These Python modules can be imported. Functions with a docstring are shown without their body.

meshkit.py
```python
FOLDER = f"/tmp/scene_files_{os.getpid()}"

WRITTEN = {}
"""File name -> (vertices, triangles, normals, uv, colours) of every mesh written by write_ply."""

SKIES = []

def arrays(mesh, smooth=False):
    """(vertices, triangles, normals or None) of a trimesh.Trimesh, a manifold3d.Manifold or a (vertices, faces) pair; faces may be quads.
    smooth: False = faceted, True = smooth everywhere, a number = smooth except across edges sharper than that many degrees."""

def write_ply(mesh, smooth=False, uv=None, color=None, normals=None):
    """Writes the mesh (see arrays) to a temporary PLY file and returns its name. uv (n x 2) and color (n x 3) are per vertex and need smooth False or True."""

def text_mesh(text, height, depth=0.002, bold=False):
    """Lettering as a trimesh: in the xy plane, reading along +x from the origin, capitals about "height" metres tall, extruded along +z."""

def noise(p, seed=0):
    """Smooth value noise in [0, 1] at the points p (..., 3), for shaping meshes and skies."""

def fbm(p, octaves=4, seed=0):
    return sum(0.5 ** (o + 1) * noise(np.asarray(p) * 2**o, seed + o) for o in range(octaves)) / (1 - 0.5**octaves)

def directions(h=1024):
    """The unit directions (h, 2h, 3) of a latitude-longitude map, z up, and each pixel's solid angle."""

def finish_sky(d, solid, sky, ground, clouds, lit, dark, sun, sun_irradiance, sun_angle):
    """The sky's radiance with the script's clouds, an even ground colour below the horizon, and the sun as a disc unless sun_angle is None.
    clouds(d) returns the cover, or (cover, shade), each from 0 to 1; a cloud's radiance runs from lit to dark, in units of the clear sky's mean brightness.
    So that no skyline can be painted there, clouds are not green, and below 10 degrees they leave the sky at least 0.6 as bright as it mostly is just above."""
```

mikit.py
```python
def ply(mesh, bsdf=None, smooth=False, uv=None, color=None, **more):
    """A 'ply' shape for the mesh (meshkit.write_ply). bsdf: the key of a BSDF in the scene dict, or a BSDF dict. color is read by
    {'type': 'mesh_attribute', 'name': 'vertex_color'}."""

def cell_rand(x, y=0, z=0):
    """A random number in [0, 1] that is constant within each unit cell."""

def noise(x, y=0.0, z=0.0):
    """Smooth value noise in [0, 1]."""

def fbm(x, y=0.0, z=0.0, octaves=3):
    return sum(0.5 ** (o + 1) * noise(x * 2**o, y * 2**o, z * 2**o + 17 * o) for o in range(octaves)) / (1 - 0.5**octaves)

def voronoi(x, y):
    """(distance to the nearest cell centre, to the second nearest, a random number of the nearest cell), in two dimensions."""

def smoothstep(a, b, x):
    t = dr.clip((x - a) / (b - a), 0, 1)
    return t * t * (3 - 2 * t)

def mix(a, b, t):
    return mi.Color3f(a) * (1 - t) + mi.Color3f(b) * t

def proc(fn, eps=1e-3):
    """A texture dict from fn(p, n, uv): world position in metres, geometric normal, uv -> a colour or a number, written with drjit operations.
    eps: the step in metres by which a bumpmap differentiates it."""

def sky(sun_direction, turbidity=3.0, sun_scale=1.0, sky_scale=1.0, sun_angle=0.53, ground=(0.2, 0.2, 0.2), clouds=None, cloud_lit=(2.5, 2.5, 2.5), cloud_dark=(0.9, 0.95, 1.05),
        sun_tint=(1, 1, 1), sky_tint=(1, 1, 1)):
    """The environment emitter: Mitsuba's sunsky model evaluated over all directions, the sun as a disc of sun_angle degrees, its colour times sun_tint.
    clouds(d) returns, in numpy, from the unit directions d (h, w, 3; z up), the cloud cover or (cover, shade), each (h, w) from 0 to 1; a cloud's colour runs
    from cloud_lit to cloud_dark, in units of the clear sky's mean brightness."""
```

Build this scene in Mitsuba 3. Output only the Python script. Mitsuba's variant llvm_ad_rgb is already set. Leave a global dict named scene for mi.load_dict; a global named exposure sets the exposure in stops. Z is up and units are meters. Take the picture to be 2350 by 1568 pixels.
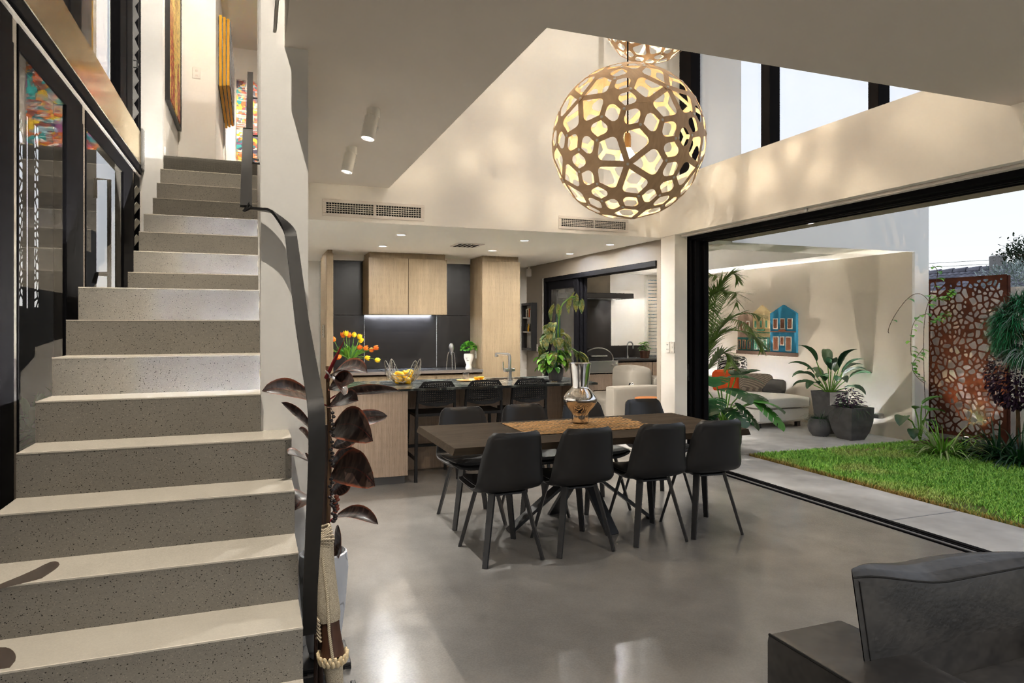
import math, random
import numpy as np, trimesh, mitsuba as mi, drjit as dr, mikit, meshkit
import shapely
from shapely.geometry import Polygon, LineString, Point, box as sbox
from shapely.ops import unary_union
from shapely import affinity
from mikit import noise, fbm, voronoi, cell_rand, smoothstep, mix

random.seed(7)
RNG = np.random.default_rng(7)
scene, labels = {}, {}
TF = mi.ScalarTransform4f

# ---------------------------------------------------------------- camera, sky, exposure
FPX, EYE = 1563.0, 1.55
YAW = math.atan2(592.0, FPX)
scene['camera'] = {
    'type': 'perspective', 'fov_axis': 'x', 'fov': math.degrees(2 * math.atan(1175.0 / FPX)),
    'principal_point_offset_y': 38.0 / 1568.0, 'near_clip': 0.05, 'far_clip': 400.0,
    'to_world': TF().look_at(origin=[0, 0, EYE], target=[math.sin(YAW), math.cos(YAW), EYE], up=[0, 0, 1])}


def dusk_clouds(d):
    # a thin even veil, thicker towards the horizon
    up = np.clip(d[..., 2], 0, 1)
    return 0.93 + 0.0 * up, np.exp(-up * 8.0)


scene['sky'] = mikit.sky([-0.75, -0.35, 0.16], turbidity=4.0, sun_scale=0.0, sky_scale=8.5, ground=(0.16, 0.16, 0.15),
                         clouds=dusk_clouds, cloud_lit=(1.06, 1.13, 1.27), cloud_dark=(1.16, 1.12, 1.05), sky_tint=(0.86, 0.97, 1.2))
scene['sky']['sampling_weight'] = 16.0     # the many small lamps share the rest by their strength
exposure = 0.8


# ---------------------------------------------------------------- helpers
def lin(r, g, b):
    def one(c):
        c = c / 255.0
        return c / 12.92 if c <= 0.04045 else ((c + 0.055) / 1.055) ** 2.4
    return [one(r), one(g), one(b)]


def rgb(c):
    return {'type': 'rgb', 'value': [float(x) for x in c]}


def mat(name, base, rough=0.5, metallic=0.0, spec=0.5, bump=None, bump_scale=0.002, **kw):
    tex = base if isinstance(base, dict) else rgb(base)
    b = {'type': 'principled', 'base_color': tex, 'roughness': rough, 'metallic': metallic, 'specular': spec, **kw}
    if bump is not None:
        b = {'type': 'bumpmap', 'arbitrary': bump, 'scale': bump_scale, 'bsdf': b}
    scene['mat_' + name] = {'type': 'twosided', 'bsdf': b}
    return 'mat_' + name


class MB:
    """Collects pieces of one mesh."""
    def __init__(self):
        self.v, self.f, self.n = [], [], 0

    def add(self, v, f):
        v, f = np.asarray(v, float), np.asarray(f, int)
        if f.shape[1] == 4:
            f = np.vstack([f[:, [0, 1, 2]], f[:, [0, 2, 3]]])
        self.v.append(v); self.f.append(f + self.n); self.n += len(v)
        return self

    def tm(self, m, M=None):
        v = np.asarray(m.vertices)
        if M is not None:
            v = v @ np.asarray(M)[:3, :3].T + np.asarray(M)[:3, 3]
        return self.add(v, m.faces)

    def box(self, x0, x1, y0, y1, z0, z1, c=0.0):
        if c > 0:
            c = min(c, (x1 - x0) / 2.01, (y1 - y0) / 2.01, (z1 - z0) / 2.01)
            p = []
            for x, sx in ((x0, 1), (x1, -1)):
                for y, sy in ((y0, 1), (y1, -1)):
                    for z, sz in ((z0, 1), (z1, -1)):
                        p += [(x, y + sy * c, z + sz * c), (x + sx * c, y, z + sz * c), (x + sx * c, y + sy * c, z)]
            return self.hull(p)
        v = [(x, y, z) for x in (x0, x1) for y in (y0, y1) for z in (z0, z1)]
        f = [[0, 1, 3, 2], [4, 6, 7, 5], [0, 4, 5, 1], [2, 3, 7, 6], [0, 2, 6, 4], [1, 5, 7, 3]]
        return self.add(v, f)

    def hull(self, p):
        h = trimesh.convex.convex_hull(np.asarray(p, float))
        return self.add(h.vertices, h.faces)

    def obox(self, c, s, M=None, ch=0.0):
        """box of size s at c with the rotation M (3x3)"""
        b = MB().box(-s[0] / 2, s[0] / 2, -s[1] / 2, s[1] / 2, -s[2] / 2, s[2] / 2, ch)
        v, f = b.get()
        if M is not None:
            v = v @ np.asarray(M).T
        return self.add(v + np.asarray(c, float), f)

    def beam(self, p0, p1, w, t, side=(1, 0, 0), w1=None, t1=None):
        """bar from p0 to p1, w wide along side, t thick"""
        p0, p1 = np.asarray(p0, float), np.asarray(p1, float)
        d = (p1 - p0) / np.linalg.norm(p1 - p0)
        a = np.asarray(side, float); a = a - d * (a @ d); a /= np.linalg.norm(a)
        b = np.cross(d, a)
        w1, t1 = w if w1 is None else w1, t if t1 is None else t1
        v = [p0 + a * w / 2 * i + b * t / 2 * j for i, j in ((-1, -1), (1, -1), (1, 1), (-1, 1))]
        v += [p1 + a * w1 / 2 * i + b * t1 / 2 * j for i, j in ((-1, -1), (1, -1), (1, 1), (-1, 1))]
        f = [[3, 2, 1, 0], [4, 5, 6, 7]] + [[i, (i + 1) % 4, (i + 1) % 4 + 4, i + 4] for i in range(4)]
        return self.add(v, f)

    def tube(self, pts, r, n=8, cap=True):
        p = np.asarray(pts, float); m = len(p)
        r = np.broadcast_to(np.asarray(r, float), (m,))
        t = np.gradient(p, axis=0); t /= np.linalg.norm(t, axis=1, keepdims=True) + 1e-12
        a = np.cross(t[0], [0, 0, 1.0] if abs(t[0][2]) < 0.9 else [1.0, 0, 0]); a /= np.linalg.norm(a)
        rows, ang = [], np.arange(n) * 2 * np.pi / n
        for i in range(m):
            a = a - t[i] * (a @ t[i]); a /= np.linalg.norm(a) + 1e-12
            b = np.cross(t[i], a)
            rows.append(p[i] + r[i] * (np.cos(ang)[:, None] * a + np.sin(ang)[:, None] * b))
        v = np.vstack(rows)
        i, j = np.meshgrid(np.arange(m - 1), np.arange(n), indexing='ij')
        f = np.stack([i * n + j, i * n + (j + 1) % n, (i + 1) * n + (j + 1) % n, (i + 1) * n + j], -1).reshape(-1, 4)
        f = np.vstack([f[:, [0, 1, 2]], f[:, [0, 2, 3]]])
        if cap:
            v = np.vstack([v, p[:1], p[-1:]])
            k = np.arange(n)
            f = np.vstack([f, np.stack([(k + 1) % n, k, k * 0 + m * n], 1), np.stack([k + (m - 1) * n, (k + 1) % n + (m - 1) * n, k * 0 + m * n + 1], 1)])
        return self.add(v, f)

    def lathe(self, prof, o=(0, 0, 0), n=32, sx=1.0, sy=1.0):
        """prof: (radius, z) from below to above, closed by the axis where radius is 0"""
        p = np.asarray(prof, float); m = len(p); ang = np.arange(n) * 2 * np.pi / n
        v = np.stack([p[:, :1] * np.cos(ang) * sx, p[:, :1] * np.sin(ang) * sy, np.repeat(p[:, 1:], n, 1)], -1).reshape(-1, 3) + np.asarray(o, float)
        i, j = np.meshgrid(np.arange(m - 1), np.arange(n), indexing='ij')
        f = np.stack([i * n + j, i * n + (j + 1) % n, (i + 1) * n + (j + 1) % n, (i + 1) * n + j], -1).reshape(-1, 4)
        return self.add(v, f)

    def poly(self, g, h, M=None):
        """shapely polygon(s) in xy, extruded 0..h along z, then the 4x4 matrix M"""
        for q in getattr(g, 'geoms', [g]):
            if q.is_empty or q.area < 1e-9:
                continue
            self.tm(trimesh.creation.extrude_polygon(q, h, engine='earcut'), M)
        return self

    def grid(self, fn, nu, nv, closed=False):
        """surface from fn(u, v) -> (..., 3) with u, v in 0..1"""
        u, v = np.meshgrid(np.linspace(0, 1, nu), np.linspace(0, 1, nv), indexing='ij')
        P = fn(u, v).reshape(-1, 3)
        i, j = np.meshgrid(np.arange(nu - 1), np.arange(nv - 1), indexing='ij')
        f = np.stack([i * nv + j, (i + 1) * nv + j, (i + 1) * nv + j + 1, i * nv + j + 1], -1).reshape(-1, 4)
        return self.add(P, f)

    def ball(self, c, r, sub=2, s=(1, 1, 1), M=None):
        m = trimesh.creation.icosphere(subdivisions=sub, radius=1.0)
        v = np.asarray(m.vertices) * np.asarray(s) * r
        if M is not None:
            v = v @ np.asarray(M).T
        return self.add(v + np.asarray(c, float), m.faces)

    def get(self):
        return np.vstack(self.v), np.vstack(self.f)

    def moved(self, M):
        v, f = self.get(); M = np.asarray(M)
        b = MB(); b.add(v @ M[:3, :3].T + M[:3, 3], f)
        return b


def mesh_of(m):
    return m.get() if isinstance(m, MB) else m


def Rz(a):
    c, s = math.cos(a), math.sin(a)
    return np.array([[c, -s, 0], [s, c, 0], [0, 0, 1.0]])


def Rx(a):
    c, s = math.cos(a), math.sin(a)
    return np.array([[1.0, 0, 0], [0, c, -s], [0, s, c]])


def Ry(a):
    c, s = math.cos(a), math.sin(a)
    return np.array([[c, 0, s], [0, 1.0, 0], [-s, 0, c]])


def M4(R=None, t=(0, 0, 0)):
    M = np.eye(4)
    if R is not None:
        M[:3, :3] = R
    M[:3, 3] = t
    return M


def XZ(y=0.0):
    """matrix that stands an xy drawing up in the plane y (drawing's y becomes z; extrusion towards -y)"""
    return np.array([[1, 0, 0, 0], [0, 0, -1, y], [0, 1, 0, 0], [0, 0, 0, 1.0]])


def YZ(x=0.0):
    """drawing's x becomes -y of the world (reads left to right seen from -x), drawing's y becomes z; extrusion towards -x"""
    return np.array([[0, 0, -1, x], [-1, 0, 0, 0], [0, 1, 0, 0], [0, 0, 0, 1.0]])


USED = {}


def numbered(name):
    k = USED.get(name, -1) + 1
    USED[name] = k
    return name if k == 0 else f'{name}_{k:03d}'


def put(key, m, material, smooth=False, **kw):
    key = numbered(key)
    scene[key] = mikit.ply(mesh_of(m), material, smooth=smooth, **kw)
    return key


def part(parent, name, m, material, smooth=False, label=None, kind=None, **kw):
    key = put(parent + '__' + name, m, material, smooth, **kw)
    if label or kind:
        labels[key] = {**({'label': label} if label else {}), **({'kind': kind} if kind else {})}
    return key


def tag(key, label=None, cat=None, group=None, kind=None):
    labels[key] = {k: v for k, v in (('label', label), ('category', cat), ('group', group), ('kind', kind)) if v}
    return key


def thing(name, label, cat, group=None):
    return tag(numbered(name), label, cat, group)


def struct(name, m, material, label=None, smooth=False, **kw):
    key = put(name, m, material, smooth, **kw)
    return tag(key, label, None, None, 'structure')


def struct_root(name, label=None):
    return tag(numbered(name), label, None, None, 'structure')


def place(proto, key, T):
    for n, d in proto.items():
        scene[key + '__' + n] = {**d, 'to_world': T}


class Proto(dict):
    def part(self, name, m, material, smooth=False, **kw):
        k, n = name, 0
        while k in self:
            n += 1; k = f'{name}_{n:03d}'
        self[k] = mikit.ply(mesh_of(m), material, smooth=smooth, **kw)
        return k


def pose(x, y, z=0.0, deg=0.0, s=1.0):
    return TF().translate([x, y, z]).rotate([0, 0, 1], deg).scale([s, s, s])


def spot(key, o, t, power, cutoff, beam=None, color=(1, 0.86, 0.68), sw=1.0):
    scene[key] = {'type': 'spot', 'to_world': TF().look_at(origin=list(map(float, o)), target=list(map(float, t)), up=[0, 1, 0.01]),
                  'intensity': rgb([power * c for c in color]), 'cutoff_angle': float(cutoff), 'beam_width': float(beam if beam is not None else cutoff * 0.6), 'sampling_weight': float(sw)}


def glow(mesh, color, power, smooth=False, sw=0.1):
    d = mikit.ply(mesh_of(mesh), 'mat_lamp', smooth=smooth)
    d['emitter'] = {'type': 'area', 'radiance': rgb([power * c for c in color]), 'sampling_weight': float(sw)}
    return d


def leaf(base, d, length, width, droop=0.5, fold=0.15, up=(0, 0, 1), n=7, tip=1.0, m=4, belly=0.45, wave=0.0):
    """a leaf as a curved grid: it starts at base along d and bends down (droop), folded along its midrib"""
    base, d, up = np.asarray(base, float), np.asarray(d, float), np.asarray(up, float)
    d = d / np.linalg.norm(d)
    s = np.cross(d, up)
    if np.linalg.norm(s) < 1e-3:
        s = np.cross(d, [1.0, 0.1, 0])
    s /= np.linalg.norm(s)
    P, p, step = [], base.copy(), length / n
    dirs = d.copy()
    for i in range(n + 1):
        t = i / n
        nrm = np.cross(s, dirs); nrm /= np.linalg.norm(nrm)
        w = width / 2 * max(math.sin(math.pi * min(1, t ** (math.log(0.5) / math.log(belly)))) ** 0.75 if 0 < t < 1 else 0.0, 0.015 if t < 1 else 0.0)
        for j in range(m + 1):
            q = 2 * j / m - 1
            P.append(p + s * w * q + nrm * (abs(q) * w * fold * 2 + wave * w * math.sin(9 * t + 3 * q)))
        dirs = dirs + np.array([0, 0, -1.0]) * droop / n
        dirs /= np.linalg.norm(dirs)
        p = p + dirs * step
    i, j = np.meshgrid(np.arange(n), np.arange(m), indexing='ij')
    k = m + 1
    f = np.stack([i * k + j, (i + 1) * k + j, (i + 1) * k + j + 1, i * k + j + 1], -1).reshape(-1, 4)
    return np.array(P), f


def blade(base, d, length, width, droop, n=4):
    """a narrow grass blade: a tapering bent strip"""
    base, d = np.asarray(base, float), np.asarray(d, float)
    d = d / np.linalg.norm(d)
    s = np.cross(d, [0, 0, 1.0]); L = np.linalg.norm(s)
    s = s / L if L > 1e-3 else np.array([1.0, 0, 0])
    P, p = [], base.copy()
    for i in range(n + 1):
        w = width / 2 * (1 - (i / n) ** 1.5) + 1e-4
        P += [p - s * w, p + s * w]
        d = d + np.array([0, 0, -1.0]) * droop / n; d /= np.linalg.norm(d)
        p = p + d * length / n
    f = [[2 * i, 2 * i + 1, 2 * i + 3, 2 * i + 2] for i in range(n)]
    return np.array(P), np.array(f)


def voronoi_holes(w, h, n, rng, gap=0.018, margin=0.03, smooth=0.01, relax=2):
    """rounded cells in the rectangle w x h, kept apart by gap: the openings of a laser-cut screen"""
    from scipy.spatial import Voronoi
    p = rng.uniform([0, 0], [w, h], (n, 2))
    frame = sbox(margin, margin, w - margin, h - margin)
    for it in range(relax + 1):
        q = np.vstack([p, p * [-1, 1], p * [1, -1], p * [-1, 1] + [2 * w, 0], p * [1, -1] + [0, 2 * h]])
        vor = Voronoi(q)
        cells = [Polygon(vor.vertices[vor.regions[vor.point_region[i]]]) for i in range(n)]
        if it < relax:
            p = p * 0.6 + 0.4 * np.array([c.centroid.coords[0] for c in cells])
    out = []
    for c in cells:
        g = c.intersection(frame).buffer(-gap / 2 - smooth).buffer(smooth, quad_segs=2)
        if not g.is_empty and g.geom_type == 'Polygon' and g.area > 1.2e-4:
            out.append(g.simplify(0.0015))
    return out
# ---------------------------------------------------------------- materials
def f_floor(p, n, uv):
    a = fbm(p.x * 0.9 + 3, p.y * 0.9, 0, 4)
    b = fbm(p.x * 7, p.y * 7, 5, 3)
    c = noise(p.x * 160, p.y * 160, p.z * 160)
    t = 0.55 * smoothstep(0.3, 0.7, a) + 0.3 * b + 0.15 * c
    return mix(lin(88, 86, 84), lin(132, 129, 125), t)


def f_outslab(p, n, uv):
    a = fbm(p.x * 1.1 + 3, p.y * 1.1, 0, 4)
    b = fbm(p.x * 9, p.y * 9, 5, 3)
    return mix(lin(138, 136, 134), lin(186, 184, 182), 0.6 * smoothstep(0.3, 0.7, a) + 0.4 * b)


def f_step(p, n, uv):
    top = dr.abs(n.z) > 0.5
    q = dr.select(top, p.y, p.z)
    r1, _, k1 = voronoi(p.x * 120 + p.z * 3, q * 150 + p.y * 2)
    r2, _, k2 = voronoi(p.x * 190 + 7, q * 230 + p.y * 3 + p.z * 2)
    cl = fbm(p.x * 2.2, p.y * 2.2, p.z * 2.2, 4)
    fine = noise(p.x * 260, p.y * 260, p.z * 260)
    base = mix(lin(102, 99, 93), lin(144, 139, 130), 0.65 * cl + 0.35 * fine)
    dark = dr.select((k1 < 0.11) & (r1 < 0.10 + 0.24 * k1 / 0.11), 1.0, 0.0) + dr.select((k2 < 0.10) & (r2 < 0.26), 0.7, 0.0)
    lite = dr.select((k1 > 0.9) & (r1 < 0.26), 0.3, 0.0)
    face = mix(mix(base, lin(52, 50, 48), dr.minimum(dark, 1.0)), lin(176, 168, 156), lite)
    tread = mix(lin(146, 141, 131), lin(182, 176, 164), 0.7 * cl + 0.3 * fine)
    return dr.select(top, tread, face)


def f_oak(p, n, uv):
    u = p.x + p.y * 0.93
    g = fbm(u * 130, u * 31 + 5, p.z * 2.4, 3)
    h = fbm(u * 24, 3, p.z * 1.1, 3)
    pore = smoothstep(0.62, 0.78, noise(u * 420, 0, p.z * 13))
    return mix(mix(lin(108, 94, 73), lin(143, 125, 100), 0.6 * g + 0.4 * h), lin(100, 82, 62), 0.32 * pore)


def f_pinkoak(p, n, uv):
    u = p.x + p.y * 0.93
    g = fbm(u * 130, u * 31 + 5, p.z * 2.4, 3)
    pore = smoothstep(0.62, 0.78, noise(u * 420, 0, p.z * 13))
    return mix(mix(lin(158, 137, 119), lin(194, 173, 155), g), lin(120, 103, 90), 0.28 * pore)


def f_tabletop(p, n, uv):
    g = fbm(p.x * 5, p.y * 95, p.z * 40, 3)
    h = fbm(p.x * 2.5, p.y * 14, 1, 3)
    return mix(lin(40, 35, 30), lin(66, 58, 49), 0.6 * g + 0.4 * h)


def f_stone(p, n, uv):
    w = fbm(p.x * 3, p.y * 6, 2, 4)
    v = dr.abs(fbm(p.x * 5 + w * 3, p.y * 9 - w * 2, 4, 4) - 0.5)
    return mix(lin(92, 96, 92), lin(34, 37, 38), smoothstep(0.0, 0.10, v))


def f_ply(p, n, uv):
    g = fbm(p.x * 60 + p.y * 12, p.z * 16, p.y * 6, 3)
    return mix(lin(186, 152, 118), lin(212, 180, 144), g)


def f_leather(p, n, uv):
    a = fbm(p.x * 6, p.y * 6, p.z * 6, 4)
    b = fbm(p.x * 40, p.y * 40, p.z * 40, 2)
    return mix(lin(19, 18, 18), lin(42, 40, 38), smoothstep(0.3, 0.75, 0.75 * a + 0.25 * b))


def f_rust(p, n, uv):
    a = fbm(p.x * 9, p.y * 9, p.z * 9, 4)
    return mix(lin(42, 21, 16), lin(92, 46, 29), a)


def f_lawnbase(p, n, uv):
    a = fbm(p.x * 2.2, p.y * 2.2, 1, 4)
    b = noise(p.x * 60, p.y * 60)
    return mix(mix(lin(96, 78, 58), lin(140, 116, 90), b), lin(64, 82, 38), smoothstep(0.36, 0.55, a) * 0.8)


def f_grass(p, n, uv):
    a = fbm(p.x * 1.8, p.y * 1.8, 4, 3)
    r = cell_rand(p.x * 55, p.y * 55)
    edge = smoothstep(0.14, 0.0, p.x - 5.5)
    g = mix(mix(lin(96, 158, 62), lin(172, 214, 98), r), lin(190, 180, 116), 0.45 * smoothstep(0.5, 0.75, a))
    return mix(g, lin(160, 112, 66), edge * 0.8)


def f_carpet(p, n, uv):
    s = dr.sin((p.x + p.z * 1.0 + p.y) * 330) * dr.sin((p.x - p.z * 1.0 - p.y) * 330)
    return mix(lin(44, 43, 41), lin(98, 95, 88), smoothstep(0.1, 0.8, s * 0.5 + 0.5) * (0.5 + 0.5 * noise(p.x * 500, p.y * 500, p.z * 500)))


def palette(t, cols):
    c = mi.Color3f(cols[0]); k = len(cols)
    for i in range(1, k):
        c = dr.select(t > i / k, mi.Color3f(cols[i]), c)
    return c


ART = [lin(*c) for c in ((22, 122, 130), (216, 84, 32), (236, 186, 38), (40, 30, 60), (150, 188, 206), (232, 222, 214), (176, 34, 32), (96, 44, 88), (30, 150, 150), (226, 110, 40), (90, 40, 30))]


def f_abstract(p, n, uv):
    x, z = p.x + p.y * 0.3, p.z
    wx, wz = fbm(x * 6, z * 6, 1, 3) - 0.5, fbm(x * 6, z * 6, 9, 3) - 0.5
    low = smoothstep(4.75, 4.55, z)
    sx, sz = 11 - 5 * low, 5 + 13 * low
    _, _, k = voronoi((x + wx * 0.25) * sx, (z + wz * 0.2) * sz)
    _, _, k2 = voronoi((x + wz * 0.2) * 26, (z + wx * 0.1) * 34)
    c = palette(k, ART)
    c2 = palette(k2, ART[::-1])
    m = smoothstep(0.5, 0.56, fbm(x * 9, z * 9, 3, 3))
    streak = smoothstep(0.72, 0.8, noise(x * 4, z * 60, 2))
    return mix(mix(c, c2, m * 0.75), lin(230, 222, 210), 0.5 * streak)


def f_dotart(p, n, uv):
    y, z = p.y, p.z
    w = fbm(y * 3, z * 3, 1, 3)
    r, _, k = voronoi((y * 0.8 + z * 0.45) * 30, (z - y * 0.2) * 16)
    base = mix(lin(206, 172, 96), lin(150, 62, 52), smoothstep(0.42, 0.58, w + 0.25 * dr.sin(y * 11 + z * 3) + 0.22 * (4.3 - z)))
    base = mix(base, lin(226, 204, 140), smoothstep(4.3, 4.9, z) * 0.5)
    return mix(base, mix(lin(30, 26, 22), lin(226, 190, 90), k), dr.select(r < 0.34, 0.75, 0.0))


def f_rope(p, n, uv):
    s = dr.sin(p.z * 900 + p.x * 700)
    return mix(lin(136, 124, 104), lin(206, 194, 172), smoothstep(-0.6, 0.8, s + 0.8 * noise(p.x * 200, p.y * 200, p.z * 200) - 0.4))


def f_wovenfab(p, n, uv):
    s = noise(p.x * 700, p.y * 700, p.z * 260)
    return mix(lin(120, 110, 94), lin(190, 180, 160), s)


def f_cush(p, n, uv):
    r, r2, k = voronoi((p.x + p.y) * 34, (p.z - p.x * 0.4) * 22)
    return mix(lin(26, 25, 26), lin(206, 204, 200), dr.select((r2 - r < 0.16), 1.0, 0.0))


def f_stripe(p, n, uv):
    s = dr.sin((p.x * 0.8 + p.y * 0.8 + p.z * 0.25) * 260)
    return mix(lin(92, 84, 76), lin(138, 128, 116), smoothstep(-0.3, 0.5, s))


def f_fabric(p, n, uv):
    s = noise(p.x * 500, p.y * 500, p.z * 500)
    return mix(lin(204, 200, 194), lin(232, 229, 223), s)


def f_conc(p, n, uv):
    return mix(lin(120, 113, 104), lin(156, 148, 136), fbm(p.x * 4, p.y * 4, p.z * 4, 4))


def f_pot(p, n, uv):
    return mix(lin(66, 66, 68), lin(96, 96, 98), fbm(p.x * 14, p.y * 14, p.z * 14, 4))


def f_whitepot(p, n, uv):
    s = smoothstep(0.02, 0.0, dr.abs(fbm(p.x * 7, p.y * 7, p.z * 5, 2) - 0.5))
    return mix(lin(186, 190, 198), lin(120, 122, 128), s * 0.8)


def f_rubber(p, n, uv):
    t = dr.abs(uv.y - 0.5) * 2.0
    v = smoothstep(0.4, 0.7, noise(uv.x * 40, t * 2, 3))
    body = mix(lin(36, 27, 26), lin(60, 46, 40), v)
    edge = smoothstep(0.80, 0.98, t + 0.16 * (fbm(p.x * 40, p.y * 40, p.z * 40, 2) - 0.5))
    return mix(mix(body, lin(140, 76, 54), edge * 0.8), lin(84, 34, 28), 0.7 * smoothstep(0.05, 0.02, t))


def f_bego(p, n, uv):
    s = smoothstep(0.55, 0.65, noise(p.x * 210, p.y * 210, p.z * 210))
    e = fbm(p.x * 24, p.y * 24, p.z * 24, 2)
    return mix(mix(lin(44, 78, 28), lin(120, 114, 32), smoothstep(0.4, 0.62, e)), lin(196, 206, 170), s * 0.5)


def f_tulip(p, n, uv):
    return mix(lin(206, 52, 24), lin(244, 150, 50), fbm(p.x * 60, p.y * 60, p.z * 60, 2))


def f_rooftile(p, n, uv):
    return mix(lin(74, 76, 88), lin(118, 118, 128), noise(p.x * 7, p.y * 7, p.z * 9))


def f_bark(p, n, uv):
    return mix(lin(52, 40, 32), lin(110, 86, 64), fbm(p.x * 30, p.y * 30, p.z * 9, 3))


def f_lime(p, n, uv):
    r, _, k = voronoi(p.x * 30 + p.z * 11, p.y * 30 + p.z * 17)
    return mix(lin(164, 158, 146), lin(180, 174, 162), k)


def f_stucco(p, n, uv):
    return fbm(p.x * 80, p.y * 80, p.z * 80, 3)


def f_grain(p, n, uv):
    return fbm(p.x * 120, p.y * 120, p.z * 120, 3)


def f_brushed(p, n, uv):
    return fbm(p.x * 40, p.y * 40, p.z * 40, 2)


P_ = mikit.proc
mat('paintwhite', lin(250, 247, 238), 0.6, spec=0.3)
mat('paint', lin(234, 229, 221), 0.6, spec=0.3)
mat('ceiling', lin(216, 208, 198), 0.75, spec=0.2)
mat('taupe', lin(150, 140, 127), 0.65, spec=0.3)
mat('whitepaint', lin(232, 231, 228), 0.6, spec=0.3)
mat('stucco', lin(214, 205, 192), 0.85, spec=0.15, bump=P_(f_stucco), bump_scale=0.006)
mat('outwall', lin(243, 243, 243), 0.8, spec=0.2)
mat('fence', lin(238, 235, 230), 0.85, spec=0.15)
mat('floor', P_(f_floor), 0.20, spec=0.5, clearcoat=0.6, clearcoat_gloss=0.97)
mat('outslab', P_(f_outslab), 0.55, spec=0.4)
mat('step', P_(f_step), 0.5, spec=0.35)
mat('oak', P_(f_oak), 0.5, spec=0.35)
mat('pinkoak', P_(f_pinkoak), 0.5, spec=0.35)
mat('tabletop', P_(f_tabletop), 0.8, spec=0.01)
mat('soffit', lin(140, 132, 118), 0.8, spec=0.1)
mat('stone', P_(f_stone), 0.14, spec=0.5)
mat('plywood', P_(f_ply), 0.55, spec=0.3)
mat('leather', P_(f_leather), 0.38, spec=0.45, bump=P_(f_grain), bump_scale=0.0012)
mat('rust', P_(f_rust), 0.8, spec=0.25)
mat('lawnbase', P_(f_lawnbase), 0.95, spec=0.1)
mat('grass', P_(f_grass), 0.7, spec=0.25)
mat('carpet', P_(f_carpet), 0.95, spec=0.05)
mat('abstract', P_(f_abstract), 0.45, spec=0.4)
mat('dotart', P_(f_dotart), 0.6, spec=0.3)
mat('rope', P_(f_rope), 0.9, spec=0.1)
mat('woven', P_(f_wovenfab), 0.95, spec=0.1)
mat('cushbw', P_(f_cush), 0.9, spec=0.1)
mat('cushstripe', P_(f_stripe), 0.9, spec=0.1)
mat('fabric', P_(f_fabric), 0.95, spec=0.1)
mat('conc', P_(f_conc), 0.8, spec=0.2)
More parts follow.
